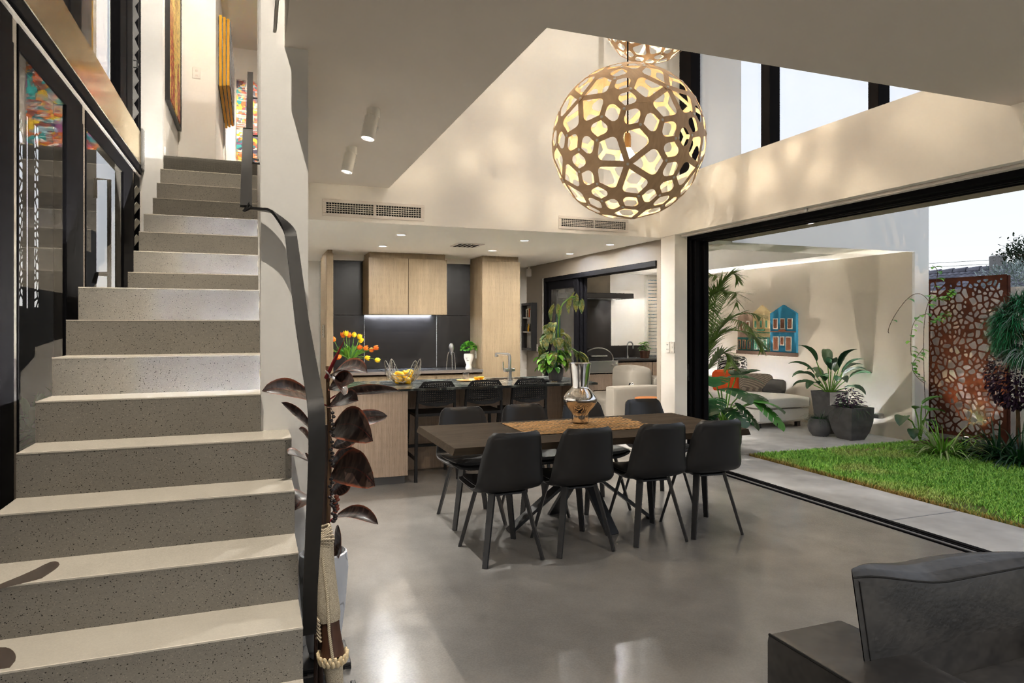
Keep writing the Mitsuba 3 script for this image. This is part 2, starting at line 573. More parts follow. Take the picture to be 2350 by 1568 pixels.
mat('pot', P_(f_pot), 0.8, spec=0.25)
mat('whitepot', P_(f_whitepot), 0.45, spec=0.4)
mat('rubberleaf', P_(f_rubber), 0.25, spec=0.5)
mat('bego', P_(f_bego), 0.4, spec=0.4)
mat('tulip', P_(f_tulip), 0.5, spec=0.3)
mat('rooftile', P_(f_rooftile), 0.8, spec=0.2)
mat('bark', P_(f_bark), 0.85, spec=0.15)
mat('black', lin(30, 30, 32), 0.4, spec=0.4)
mat('blackmetal', lin(34, 35, 38), 0.38, spec=0.45)
mat('framemetal', lin(15, 15, 18), 0.6, spec=0.04)
mat('sofafab', lin(150, 143, 132), 0.95, spec=0.05)
mat('sidewall', lin(30, 31, 34), 0.6, spec=0.2)
mat('nosing', lin(196, 190, 178), 0.4, spec=0.4)
mat('railmetal', lin(28, 28, 29), 0.42, spec=0.35)
mat('splash', lin(24, 22, 22), 0.42, spec=0.25)
mat('chairleather', lin(25, 25, 27), 0.36, spec=0.5)
mat('blackplastic', lin(28, 28, 30), 0.45, spec=0.4)
mat('darkstone', lin(40, 42, 44), 0.3, spec=0.45)
mat('whiteplastic', lin(226, 222, 214), 0.4, spec=0.4)
mat('grillewhite', lin(222, 214, 206), 0.5, spec=0.3)
mat('darkhole', lin(22, 22, 22), 0.9, spec=0.1)
mat('steel', lin(190, 190, 192), 0.22, metallic=1.0)
mat('chrome', lin(232, 230, 228), 0.04, metallic=1.0)
mat('wire', lin(214, 212, 208), 0.18, metallic=1.0)
mat('brass', lin(150, 130, 96), 0.35, metallic=1.0)
mat('alu', lin(176, 178, 182), 0.4, metallic=1.0)
mat('grey', lin(128, 128, 128), 0.6, spec=0.3)
mat('midgrey', lin(92, 92, 94), 0.5, spec=0.4)
mat('rubberblack', lin(20, 20, 20), 0.8, spec=0.2)
mat('orange', lin(206, 84, 44), 0.9, spec=0.1)
mat('teak', lin(156, 92, 46), 0.4, spec=0.4)
mat('board', lin(216, 168, 104), 0.5, spec=0.3)
mat('timber', lin(128, 92, 60), 0.6, spec=0.3)
mat('lemon', lin(244, 190, 28), 0.38, spec=0.4)
mat('lemoncut', lin(250, 206, 60), 0.35, spec=0.5)
mat('yellowpetal', lin(244, 204, 40), 0.5, spec=0.3)
mat('stemgreen', lin(96, 140, 52), 0.5, spec=0.3)
mat('leafmid', lin(62, 118, 44), 0.42, spec=0.4)
mat('leafdark', lin(30, 68, 34), 0.35, spec=0.45)
mat('leafdeep', lin(22, 54, 36), 0.3, spec=0.5)
mat('leafbright', lin(110, 164, 54), 0.45, spec=0.35)
mat('leafpalm', lin(92, 116, 54), 0.45, spec=0.35)
mat('leafpale', lin(150, 166, 110), 0.5, spec=0.3)
mat('fernblue', lin(34, 116, 72), 0.6, spec=0.25)
mat('leafsilver', lin(148, 162, 160), 0.6, spec=0.25)
mat('leafpurple', lin(46, 28, 50), 0.6, spec=0.15)
mat('treeleaf', lin(52, 66, 50), 0.6, spec=0.2)
mat('redstem', lin(122, 28, 34), 0.35, spec=0.45)
mat('drybrown', lin(126, 92, 42), 0.7, spec=0.2)
mat('brownleaf', lin(64, 42, 32), 0.4, spec=0.4)
mat('soil', lin(54, 42, 32), 0.95, spec=0.1)
mat('runnerblack', lin(20, 18, 17), 0.9, spec=0.1)
mat('jute', lin(184, 140, 92), 0.9, spec=0.1)
mat('cowrie', lin(218, 198, 160), 0.35, spec=0.5)
mat('bead', lin(30, 24, 26), 0.3, spec=0.5)
mat('beadred', lin(110, 48, 30), 0.3, spec=0.5)
mat('brownleather', lin(64, 40, 28), 0.5, spec=0.35)
mat('darkwood', lin(42, 28, 22), 0.5, spec=0.35)
mat('bluehouse', lin(46, 118, 152), 0.85, spec=0.15)
mat('creamhouse', lin(206, 186, 142), 0.85, spec=0.15)
mat('tealhouse', lin(40, 84, 82), 0.85, spec=0.15)
mat('pinkhouse', lin(150, 128, 112), 0.85, spec=0.15)
mat('shutterbrown', lin(92, 54, 36), 0.7, spec=0.2)
mat('shuttergreen', lin(52, 104, 84), 0.7, spec=0.2)
mat('cobble', lin(70, 56, 48), 0.85, spec=0.15)
mat('canvasyellow', lin(226, 164, 36), 0.6, spec=0.2)
mat('lilac', lin(196, 160, 178), 0.7, spec=0.2)
mat('curtain', lin(216, 213, 202), 0.9, spec=0.1)
mat('lamp', lin(240, 240, 240), 0.6)
scene['mat_pane'] = {'type': 'thindielectric', 'int_ior': 1.5}
scene['mat_glass'] = {'type': 'dielectric', 'int_ior': 1.45}
# brushed, gloss-lacquered spandrel: sharp across, smeared along the wall
scene['mat_spandrel'] = {'type': 'twosided', 'bsdf': {'type': 'roughconductor', 'alpha_u': 0.02, 'alpha_v': 0.004, 'distribution': 'ggx',
                                                      'material': 'none', 'specular_reflectance': rgb(lin(238, 224, 200))}}
# ---------------------------------------------------------------- the setting
ZC, ZK, ZU, ZT = 2.88, 2.535, 3.15, 5.85          # dining slab soffit, kitchen ceiling, upper floor, void ceiling
XB, YB = 4.29, 6.61                               # beam face, bulkhead face

fl = MB().box(-1.2, 4.53, -3.4, YB, -0.12, 0.0).box(-1.2, 4.4, YB, 11.4, -0.12, 0.0)
struct('floor', fl, 'mat_floor', 'polished grey concrete floor of the dining room and kitchen')
tr = struct_root('door_sill', 'black sliding door track set into the concrete along the open side')
part(tr, 'channel', MB().box(4.53, 4.73, -3.4, 6.5, -0.12, -0.03), 'mat_darkhole')
for x0, x1 in ((4.53, 4.545), (4.575, 4.587), (4.60, 4.625), (4.65, 4.662), (4.69, 4.73)):
    part(tr, 'rail', MB().box(x0, x1, -3.4, 6.5, -0.03, -0.002, 0.002), 'mat_midgrey' if x0 == 4.60 else 'mat_framemetal')
st = struct_root('floor_terrace', 'strip of pale grey concrete paving between the door track and the lawn')
part(st, 'slab', MB().box(4.73, 5.5, 4.006, 6.62, -0.12, -0.004, 0.004), 'mat_outslab')
part(st, 'slab', MB().box(4.73, 5.5, -3.4, 3.994, -0.12, -0.004, 0.004), 'mat_outslab')
struct('floor_alfresco', MB().box(4.4, 8.2, 6.62, 11.6, -0.12, -0.002), 'mat_outslab', 'grey concrete floor of the covered outdoor room')
struct('ground', MB().box(-60, 90, -60, 120, -0.5, -0.13), 'mat_lawnbase', 'bare earth around the house')

# ceilings
ce = MB().box(0.136, 1.225, -3.4, YB, ZC, ZU).box(1.225, 4.6, -3.4, 2.795, ZC, ZU)
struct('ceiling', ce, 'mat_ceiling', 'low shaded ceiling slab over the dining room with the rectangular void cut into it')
struct('ceiling_kitchen', MB().box(0.245, 4.37, YB + 0.001, 10.9, ZK, ZK + 0.1).box(0.245, 4.5, YB + 0.001, 10.9, ZK + 0.1, ZK + 0.2), 'mat_paintwhite', 'pale kitchen ceiling with recessed downlights')
struct('ceiling_void', MB().box(-1.2, 5.0, -3.4, 12.0, ZT, ZT + 0.2), 'mat_paint', 'high ceiling over the double height void and stairs')
struct('floor_upper', MB().box(-0.97, 4.6, 7.2, 12.0, 2.95, ZU - 0.006).box(0.245, 4.6, YB + 0.2, 7.2, 2.95, ZU - 0.006), 'mat_paint', 'upper floor slab')

# walls
struct('wall_bulkhead', MB().box(0.245, 4.70, YB, YB + 0.19, ZK + 0.001, ZT), 'mat_paint', 'pale rendered wall above the kitchen, rising through the void')
struct('wall_beam', MB().box(XB, 4.67, -3.4, YB, ZK, 3.158), 'mat_paint', 'deep cream beam over the wide sliding door opening')
struct('wall_stair', MB().box(0.03, 0.245, 3.43, 7.2, 0, ZT), 'mat_whitepaint', 'white wall end between the stairs and the kitchen')
struct('wall_back', MB().box(-1.2, 4.55, 10.9, 10.93, 0, 2.95), 'mat_paint', 'cream wall at the far end behind the kitchen')
wr = MB().box(4.4, 4.55, 10.14, 10.9, 0, ZK + 0.1).box(4.4, 4.55, 6.6, 6.84, 0, ZK + 0.1).box(4.4, 4.55, 6.84, 10.14, 2.305, ZK + 0.1)
struct('wall_right', wr, 'mat_taupe', 'taupe kitchen side wall with an opening to the outdoor kitchen')
struct('trim_1', MB().box(4.385, 4.4, 10.14, 10.19, 0, 2.305, 0.003), 'mat_paint', 'cream strip beside the black glass doors')
struct('wall_post', MB().box(4.30, 4.46, 6.33, 6.60, 0, ZK), 'mat_paint', 'slim pale post at the corner of the sliding door opening')
struct('wall_unseen_rear', MB().box(-1.2, 0.2, -3.55, -3.4, 0, ZT).box(0.2, 4.2, -3.55, -3.4, 2.6, ZT).box(4.2, 4.7, -3.55, -3.4, 0, ZT), 'mat_paint', 'unseen wall behind the camera, with an opening added to let in fill light')  # out of view; shuts out the sky except an opening added for fill
# upstairs
struct('wall_left', MB().box(-0.97, -0.8, 7.22, 8.5, 3.0, ZT).box(-1.2, -0.97, 7.22, 12.0, 0, ZT), 'mat_paint', 'cream wall at the top of the stairs that carries a painting')
struct('wall_jamb', MB().box(-1.08, -0.8, 7.12, 7.219, 0, ZT), 'mat_whitepaint', 'white jamb where the louvred windows end at the top of the stairs')
struct('wall_landing', MB().box(-0.969, -0.41, 8.501, 11.4, ZU - 0.006, ZT), 'mat_paint', 'cream hall wall facing the stairs with a light switch')
struct('wall_hall', MB().box(-0.97, 4.6, 11.4, 11.55, ZU - 0.006, ZT), 'mat_paint', 'far wall of the upper hall')
struct('baseboard_left', MB().box(-0.8, -0.787, 7.24, 8.49, ZU, ZU + 0.1), 'mat_whitepaint', 'white skirting at the head of the stairs')
struct('wall_lower', MB().box(-1.05, -0.97, 7.12, 7.219, 0, 2.9), 'mat_paint', 'wall below the upper stair flight')

# clerestory window above the beam
w = struct_root('window_1', 'high window above the beam with slim dark mullions')
for y0, y1 in ((6.39, YB), (5.15, 5.27), (3.95, 4.05), (2.72, 2.82), (1.4, 1.5), (0.1, 0.2)):
    part(w, 'mullion', MB().box(4.55, 4.66, y0, y1, 3.158, ZT, 0.004).box(4.58, 4.69, y0 + 0.02, y1 - 0.02, 3.158, ZT), 'mat_framemetal')
for y0, y1 in ((5.27, 6.39), (4.05, 5.15), (2.82, 3.95), (1.5, 2.72), (0.2, 1.4)):
    part(w, 'pane', MB().add([(4.62, y0, 3.158), (4.62, y1, 3.158), (4.62, y1, ZT), (4.62, y0, ZT)], [[0, 1, 2, 3]]), 'mat_pane')
struct('wall_unseen_upper_side', MB().box(4.55, 4.70, -3.4, 0.1, 3.158, ZT), 'mat_paint', 'unseen upper side wall behind the camera, keeping out the sky')  # out of view, closes the room against the sky

# sliding door frame on the open side
d = struct_root('door_1', 'black frame of the wide open sliding doors')
part(d, 'head', MB().box(4.50, 4.75, -3.4, 6.45, 2.487, 2.534, 0.004), 'mat_framemetal')
part(d, 'head_track', MB().box(4.56, 4.58, -3.4, 6.35, 2.47, 2.487).box(4.62, 4.66, -3.4, 6.35, 2.472, 2.487).box(4.70, 4.72, -3.4, 6.35, 2.47, 2.487), 'mat_framemetal')
part(d, 'curtain_track', MB().box(4.36, 4.42, -3.4, 6.3, 2.512, 2.534, 0.004), 'mat_grillewhite')
part(d, 'bracket', MB().box(4.345, 4.36, 4.48, 4.51, 2.505, 2.534), 'mat_steel')
part(d, 'jamb', MB().box(4.50, 4.53, 6.33, 6.50, 0, 2.487, 0.003).box(4.545, 4.60, 6.30, 6.50, 0, 2.487, 0.004).box(4.61, 4.66, 6.34, 6.50, 0, 2.487, 0.004).box(4.67, 4.73, 6.31, 6.50, 0, 2.487, 0.004).box(4.5, 4.73, 6.46, 6.52, 0, 2.487), 'mat_framemetal')
part(d, 'handle', MB().box(4.492, 4.50, 6.345, 6.375, 0.93, 1.12, 0.003).box(4.475, 4.492, 6.35, 6.365, 0.98, 1.06, 0.003), 'mat_blackmetal')
struct('trim_2', MB().box(4.735, 4.76, 6.40, 6.62, 0, 2.487), 'mat_outwall', 'white outer edge of the door jamb')
struct('wall_corner', MB().box(4.46, 4.735, 6.525, 6.62, 0, ZK), 'mat_outwall', 'white corner wall behind the stacked sliding doors')

# soffit outside, alfresco roof, facade
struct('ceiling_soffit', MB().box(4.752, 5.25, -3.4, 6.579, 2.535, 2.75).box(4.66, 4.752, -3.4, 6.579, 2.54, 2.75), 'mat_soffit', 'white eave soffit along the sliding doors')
ra = MB().box(4.552, 8.2, 6.58, 7.33, ZK, 2.72).box(7.6, 8.2, 7.33, 11.6, ZK, 2.72).box(4.552, 5.7, 7.33, 11.6, ZK, 2.72).box(5.7, 7.6, 11.0, 11.6, ZK, 2.72).box(4.552, 8.2, 6.58, 11.6, 2.95, 3.09)
ra.box(5.66, 5.7, 7.33, 11.0, 2.72, 2.95).box(7.6, 7.64, 7.33, 11.0, 2.72, 2.95).box(5.7, 7.6, 7.29, 7.33, 2.72, 2.95).box(5.7, 7.6, 11.0, 11.04, 2.72, 2.95)
struct('ceiling_alfresco', ra, 'mat_whitepaint', 'ceiling of the outdoor room with a raised centre')
struct('wall_facade', MB().box(5.25, 8.46, 6.56, 6.58, 2.52, 3.45).box(4.552, 8.46, 6.58, 6.7, 3.1, 3.45).box(8.2, 8.46, 6.56, 6.598, -0.12, 2.52), 'mat_outwall', 'white fascia wall and end pillar of the outdoor room')
struct('wall_tower', MB().box(4.71, 5.33, 6.5, 9.5, 3.1, 6.4), 'mat_outwall', 'white upper storey wall seen through the high window')
struct('wall_boundary', MB().box(8.2, 8.46, 6.6, 11.75, -0.12, 3.09), 'mat_stucco', 'textured cream boundary wall of the outdoor room')
struct('wall_alfresco', MB().box(4.4, 8.2, 11.6, 11.75, -0.12, 3.1), 'mat_paint', 'cream far wall of the outdoor kitchen')
struct('wall_fence', MB().box(8.75, 8.9, -3.4, 6.9, -0.12, 2.02).box(8.46, 8.75, 6.73, 6.75, -0.12, 2.02), 'mat_fence', 'pale rendered garden wall behind the rusted screen')

# doors from the kitchen to the outdoor kitchen
d = struct_root('door_2', 'black framed glass sliding doors stacked open between kitchen and outdoor kitchen')
fr = MB().box(4.385, 4.56, 6.845, 10.135, 2.235, 2.304, 0.004).box(4.385, 4.56, 10.07, 10.135, 0, 2.235, 0.004)
part(d, 'frame', fr, 'mat_framemetal')
for k, (x, y0, y1) in enumerate(((4.41, 8.96, 10.07), (4.455, 8.92, 10.03), (4.50, 8.88, 9.99))):
    p = MB().box(x, x + 0.035, y0, y0 + 0.11, 0.01, 2.235, 0.003).box(x, x + 0.035, y1 - 0.11, y1, 0.01, 2.235, 0.003).box(x, x + 0.035, y0 + 0.11, y1 - 0.11, 2.11, 2.235, 0.003).box(x, x + 0.035, y0 + 0.11, y1 - 0.11, 0.01, 0.14, 0.003)
    q = part(d, 'door_leaf', p, 'mat_framemetal')
    part(q, 'pane', MB().add([(x + 0.018, y0 + 0.11, 0.14), (x + 0.018, y1 - 0.11, 0.14), (x + 0.018, y1 - 0.11, 2.11), (x + 0.018, y0 + 0.11, 2.11)], [[0, 1, 2, 3]]), 'mat_pane')

# left side: glazed doors below, gloss spandrel, tall windows above
XL = -0.98
d = struct_root('door_3', 'black framed glass doors along the left side under the spandrel')
part(d, 'head', MB().box(XL - 0.10, XL + 0.01, -3.4, 7.1, 2.94, 3.015, 0.004).box(XL - 0.10, XL - 0.005, -3.4, 7.1, 2.925, 2.94), 'mat_framemetal')
part(d, 'trim_strip', MB().box(XL - 0.06, XL - 0.0, -3.4, 7.1, 2.908, 2.925), 'mat_paint')
for y0, y1 in ((0.6, 3.57), (3.65, 4.87), (4.97, 6.75), (6.81, 7.1)):
    lf = MB()
    lf.box(XL - 0.07, XL - 0.01, y0, y1, 2.79, 2.906, 0.003)
    lf.box(XL - 0.07, XL - 0.01, y0, y1, 0.0, 0.13, 0.003)
    w0, w1 = {0.6: (0.12, 0.34), 3.65: (0.012, 0.40), 4.97: (0.012, 0.48), 6.81: (0.015, 0.04)}[y0]
    lf.box(XL - 0.07, XL - 0.01, y0, y0 + w0, 0.13, 2.79, 0.003)
    lf.box(XL - 0.07, XL - 0.005, y1 - w1, y1, 0.13, 2.79, 0.003)
    q = part(d, 'door_leaf', lf, 'mat_framemetal')
    if y0 < 6.6:
        part(q, 'pane', MB().add([(XL - 0.016, y0 + w0, 0.13), (XL - 0.016, y1 - w1, 0.13), (XL - 0.016, y1 - w1, 2.79), (XL - 0.016, y0 + w0, 2.79)], [[0, 1, 2, 3]]), 'mat_pane')
for y in (3.608, 4.922, 6.78):
    part(d, 'mullion', MB().box(XL - 0.05, XL - 0.015, y - 0.031, y + 0.031, 0.0, 2.906), 'mat_taupe')
for k in range(18):
    z = 0.2 + k * 0.145
    if z > 2.7:
        break
    part(d, 'louvre_blade', MB().obox((XL - 0.035, 6.95, z + 0.06), (0.006, 0.22, 0.15), Ry(0.55)), 'mat_curtain')
sp = MB()
sp.add([(XL + 0.012, -3.4, 3.018), (XL + 0.012, 7.1, 3.018), (XL + 0.012, 7.1, 3.31), (XL + 0.012, -3.4, 3.31)], [[0, 1, 2, 3]])
q = struct_root('wall_spandrel', 'glossy cream spandrel band that mirrors the paintings')
part(q, 'face', (sp.get()[0], np.array([[0, 1, 2], [0, 2, 3]])), 'mat_spandrel', True, uv=np.array([[0, 0], [1, 0], [1, 1], [0, 1.0]]))
part(q, 'core', MB().box(XL - 0.1, XL + 0.011, -3.4, 7.1, 3.016, 3.31), 'mat_paint')
part(q, 'end_cap', MB().box(XL + 0.012, XL + 0.03, 7.03, 7.12, 2.98, 3.35, 0.003), 'mat_grey')
w = struct_root('window_2', 'tall black framed windows and louvres above the spandrel on the left')
for y0, y1 in ((2.3, 2.5), (4.25, 4.80), (6.12, 6.66), (7.0, 7.12)):
    part(w, 'mullion', MB().box(XL - 0.08, XL - 0.005, y0, (y0 + y1) / 2 - 0.004, 3.31, ZT, 0.003).box(XL - 0.07, XL - 0.0, (y0 + y1) / 2 + 0.004, y1, 3.31, ZT, 0.003), 'mat_framemetal')
for y0, y1 in ((0.0, 2.3), (2.5, 4.25), (4.80, 6.12)):
    part(w, 'pane', MB().add([(XL - 0.04, y0, 3.31), (XL - 0.04, y1, 3.31), (XL - 0.04, y1, ZT), (XL - 0.04, y0, ZT)], [[0, 1, 2, 3]]), 'mat_pane')
for k in range(17):
    z = 3.36 + k * 0.145
    part(w, 'louvre_blade', MB().obox((XL - 0.04, 6.83, z + 0.06), (0.006, 0.34, 0.15), Ry(0.55)), 'mat_grey')
for z in (3.85, 4.75):
    part(w, 'latch', MB().tube([(XL + 0.0, 6.70, z), (XL + 0.03, 6.70, z), (XL + 0.03, 6.70, z - 0.06), (XL, 6.70, z - 0.06)], 0.006, 6), 'mat_blackmetal')
struct('wall_unseen_left_rear', MB().box(XL - 0.1, XL - 0.0, -3.4, 0.58, 0, 2.9).box(XL - 0.1, XL, -3.4, 0.0, 3.31, ZT), 'mat_paint', 'unseen left wall behind the camera, keeping out the sky')  # out of view, keeps sky light from the left rear

# ---------------------------------------------------------------- stairs
stair = thing('staircase', 'floating speckled concrete staircase climbing along the left glass wall', 'staircase')
def step_z(k): return 0.35 + 0.175 * k
def step_y(k): return 2.16 + 0.25 * k if k <= 8 else 5.47 + 0.245 * (k - 9)
for k in range(-1, 16):
    z, y = step_z(k), step_y(k)
    y2 = 5.47 if k == 8 else step_y(k + 1)
    xr = 0.155 if k <= 4 else 0.029
    yb = min(y2 + (0.27 if k != 8 else 0.2), 7.1) if k < 15 else 7.19
    if k == 4:
        yb = 3.429
    zb = max(z - 0.35, 0.0)
    # tread block: full riser in front, sloping soffit underneath
    pr = [(y, z), (y, max(z - 0.30, 0)), (y + 0.02, max(z - 0.34, 0)), (yb, max(z - 0.20, 0) if k > 0 else 0.0), (yb, z)]
    if k == 8:
        pr = [(y, z), (y, z - 0.34), (yb, z - 0.24), (yb, z)]
    g = Polygon(pr)
    xl = -0.865 if k <= 8 else -0.835 if k < 13 else -0.799
    M = np.array([[0, 0, 1, xl], [1, 0, 0, 0], [0, 1, 0, 0], [0, 0, 0, 1.0]])
    b = MB().poly(g, xr - xl, M)
    part(stair, 'step', b, 'mat_step')
    part(stair, 'nosing', MB().box(xl, xr + .0005, y - 0.0015, y + 0.004, z - 0.005, z + 0.0008), 'mat_nosing', label=None)
cp = MB()
NC = 13
cpf = []
prof = [(7.185, 2.985), (7.183, 3.06), (7.184, 3.12), (7.189, 3.145), (7.20, 3.157), (7.23, 3.160), (9.5, 3.160), (11.4, 3.160)]
v = [(x, y, z) for (y, z) in prof for x in (-0.80, 4.0)]
cp.add(v, [[2 * i, 2 * i + 1, 2 * i + 3, 2 * i + 2] for i in range(len(prof) - 1)])
tag(put('stair_carpet', cp, 'mat_carpet', 40), 'dark loop pile carpet rolled over the top edge of the stairs', 'carpet', kind='structure')
labels['stair_carpet'] = {'label': 'dark loop pile carpet rolled over the top edge of the stairs', 'kind': 'structure'}
# ---------------------------------------------------------------- lamps, seen and out of view
WARM, NEUT = (1.0, 0.90, 0.76), (1.0, 0.96, 0.89)


def disc(c, r, z_dir=-1, n=20):
    a = np.arange(n) * 2 * np.pi / n
    v = np.vstack([np.stack([r * np.cos(a), r * np.sin(a), 0 * a], 1), [[0, 0, 0]]]) + np.asarray(c)
    k = np.arange(n)
    f = np.stack([(k + 1) % n, k, k * 0 + n], 1) if z_dir < 0 else np.stack([k, (k + 1) % n, k * 0 + n], 1)
    return v, f


def downlight(x, y, z, label, L, group=None, r=0.042, color=NEUT, sw=1.0):
    t = thing('ceiling_downlight', label, 'downlight', group)
    part(t, 'trim_ring', MB().lathe([(r, -0.001), (r + 0.012, -0.006), (r + 0.018, -0.001), (r + 0.018, 0.0)], (x, y, z), 24), 'mat_whiteplastic', True)
    scene[t + '__lens'] = glow(disc((x, y, z - 0.003), r), color, L, sw=sw)
    return t


ROWX, ROWY = (1.5, 2.95, 4.08), (7.38, 8.52)
for j, y in enumerate(ROWY):
    for i, x in enumerate(ROWX):
        downlight(x, y, ZK, f'round recessed kitchen downlight, {("left", "middle", "right")[i]} one of the {("nearer", "farther")[j]} row of three', 1500.0, 'kitchen downlights')
downlight(5.01, 5.14, ZK, 'small recessed downlight in the white eave soffit outside', 60.0, color=WARM, sw=0.15)
downlight(6.8, 10.2, 2.949, 'unseen downlight in the raised ceiling, placed to light the outdoor room', 170.0, color=WARM)  # out of view, placed to light the outdoor room
downlight(-0.62, 2.4, ZT, 'round downlight in the high ceiling, reflected in the left window', 30.0, color=WARM, sw=0.1)
spot('stair_light', (-0.70, 2.3, 5.82), (-0.45, 3.4, 1.0), 44, 38, 30, WARM, sw=4)
spot('unseen_upper_stair_light', (-0.45, 5.6, 5.82), (-0.42, 6.0, 2.0), 15, 35, 24, WARM, sw=2)  # out of view, placed to light the upper flight
spot('unseen_hall_light', (0.1, 9.9, 5.82), (0.05, 10.4, 3.2), 26, 60, 40, WARM, sw=2)  # out of view, placed to brighten the upper hall
spot('unseen_landing_light', (-0.15, 6.5, 5.82), (-0.55, 8.4, 4.0), 15, 50, 35, WARM, sw=2)  # out of view, placed to light the wall facing the stairs
# unseen fill lamps added on the low slab behind and beside the camera
for k, (x, y) in enumerate(((0.65, 1.6), (2.6, 1.2), (3.6, -1.2), (1.0, -0.6), (2.3, -1.6), (0.8, -2.4))):
    spot(f'slab_fill_light_{k}', (x, y, ZC - 0.01), (x, y + 0.1, 0), (0.6, 5.0, 14.0, 14.0, 16.0, 16.0)[k], 62, 35, NEUT, sw=0.7)

downlight(0.55, 9.7, ZK, 'unseen recessed downlight behind the stair wall, placed to light the far left kitchen', 500.0)  # hidden by the stair wall, placed to light that end of the kitchen
spot('unseen_void_wash', (2.6, 4.3, 5.80), (2.4, 6.6, 3.9), 6, 48, 30, NEUT, sw=2)  # out of view in the void, placed to light the bulkhead wall
spot('unseen_void_wash_beam', (2.2, 4.2, 5.80), (4.29, 4.8, 2.9), 6, 44, 26, WARM, sw=2)  # out of view in the void, placed to light the beam

# two white cylinder spots on the slab
for k, (x, y) in enumerate(((0.686, 4.22), (0.682, 5.19))):
    t = thing('ceiling_spotlight', ('nearer' if k == 0 else 'farther') + ' of the two white cylinder spotlights on the low ceiling', 'spotlight', 'white cylinder spotlights')
    part(t, 'mount', MB().lathe([(0.001, 0), (0.041, 0), (0.041, -0.05), (0.037, -0.055), (0.001, -0.055)][::-1], (x, y, ZC), 24), 'mat_whiteplastic', 40)
    aim = Ry(0.20) @ Rx(-0.06)
    hd = MB().lathe([(0.035, -0.125), (0.040, -0.13), (0.042, -0.125), (0.042, 0.010), (0.036, 0.018), (0.001, 0.018)], (0, 0, 0), 24).moved(M4(aim, (x - 0.012, y - 0.01, ZC - 0.066)))
    part(t, 'head', hd, 'mat_whiteplastic', 40)
    kb = MB().lathe([(0.001, 0), (0.012, 0), (0.012, 0.012), (0.001, 0.012)], (0, 0, 0), 14).moved(M4(aim @ Ry(math.pi / 2), np.array([x - 0.012, y - 0.01, ZC - 0.066]) + aim @ np.array([0.041, 0, -0.05])))
    part(t, 'knob', kb, 'mat_whiteplastic', 40)
    v, f = disc((0, 0, -0.122), 0.035)
    scene[t + '__lens'] = glow((v @ aim.T + np.array([x - 0.012, y - 0.01, ZC - 0.066]), f), NEUT, 12.0)
    o = np.array([x - 0.012, y - 0.01, ZC - 0.066]) + aim @ np.array([0, 0, -0.14])
    spot(f'spot_beam_{k}', o, o + aim @ np.array([0, 0, -1.0]), 7, 48, 22, NEUT, sw=1.5)

# low step lights set in the stair wall
for k, (y, z) in enumerate(((3.55, 1.31), (4.05, 1.66), (5.60, 2.02), (6.09, 2.37))):
    t = thing('step_light', ('lowest', 'second lowest', 'third', 'topmost')[k] + ' recessed step light in the side of the white stair wall', 'step light', 'step lights')
    part(t, 'frame', MB().box(0.024, 0.03, y - 0.04, y + 0.04, z - 0.02, z + 0.02, 0.002), 'mat_whiteplastic')
    spot(f'step_beam_{k}', (0.015, y, z), (-0.30, y + 0.16, z - 0.02), 7.0, 80, 25, NEUT, sw=0.7)


# pendant: sixty five-armed plywood pieces, riveted where the arms meet
def snub():
    from scipy.optimize import least_squares
    from scipy.spatial import ConvexHull
    g = (1 + 5 ** 0.5) / 2

    def rot(ax, a):
        ax = np.asarray(ax, float) / np.linalg.norm(ax); K = np.array([[0, -ax[2], ax[1]], [ax[2], 0, -ax[0]], [-ax[1], ax[0], 0]])
        return np.eye(3) + math.sin(a) * K + (1 - math.cos(a)) * K @ K
    a5, a3, a2 = np.array([0, 1, g]), np.array([1, 1, 1.0]), np.array([0, 0, 1.0])
    R5, R3 = rot(a5, 2 * math.pi / 5), rot(a3, 2 * math.pi / 3)
    grp = [np.eye(3)]
    while True:
        new = [R @ G for R in (R5, R3) for G in grp]
        more = [n for n in new if not any(np.allclose(n, G, atol=1e-6) for G in grp)]
        for m in more:
            if not any(np.allclose(m, G, atol=1e-6) for G in grp):
                grp.append(m)
        if not more:
            break
    # seed with equal edges: search for the point whose five nearest images are equally far
    best = None
    for t in RNG.normal(size=(60, 3)):
        def cost(p):
            p = p / np.linalg.norm(p); q = np.array([G @ p for G in grp[1:]]); dd = np.sort(np.linalg.norm(q - p, axis=1))
            return dd[:5] - dd[:5].mean()
        s = least_squares(cost, t)
        p = s.x / np.linalg.norm(s.x); dd = np.sort(np.linalg.norm(np.array([G @ p for G in grp[1:]]) - p, axis=1))
        if s.cost < 1e-10 and dd[0] > 0.4 and dd[5] > dd[4] * 1.2:
            best = p; break
    V = np.array([G @ best for G in grp])
    h = ConvexHull(V)
    faces = {}
    for e, sx in zip(h.equations, h.simplices):
        faces.setdefault(tuple(np.round(e[:3], 4)), set()).update(sx.tolist())
    C = [(np.array(k), sorted(v)) for k, v in faces.items()]
    return V, C, grp


SNV, SNF, SNG = snub()


def ortho(v):
    a = np.cross(v, [0, 0, 1.0] if abs(v[2]) < 0.9 else [1.0, 0, 0]); a /= np.linalg.norm(a)
    return a, np.cross(v, a)


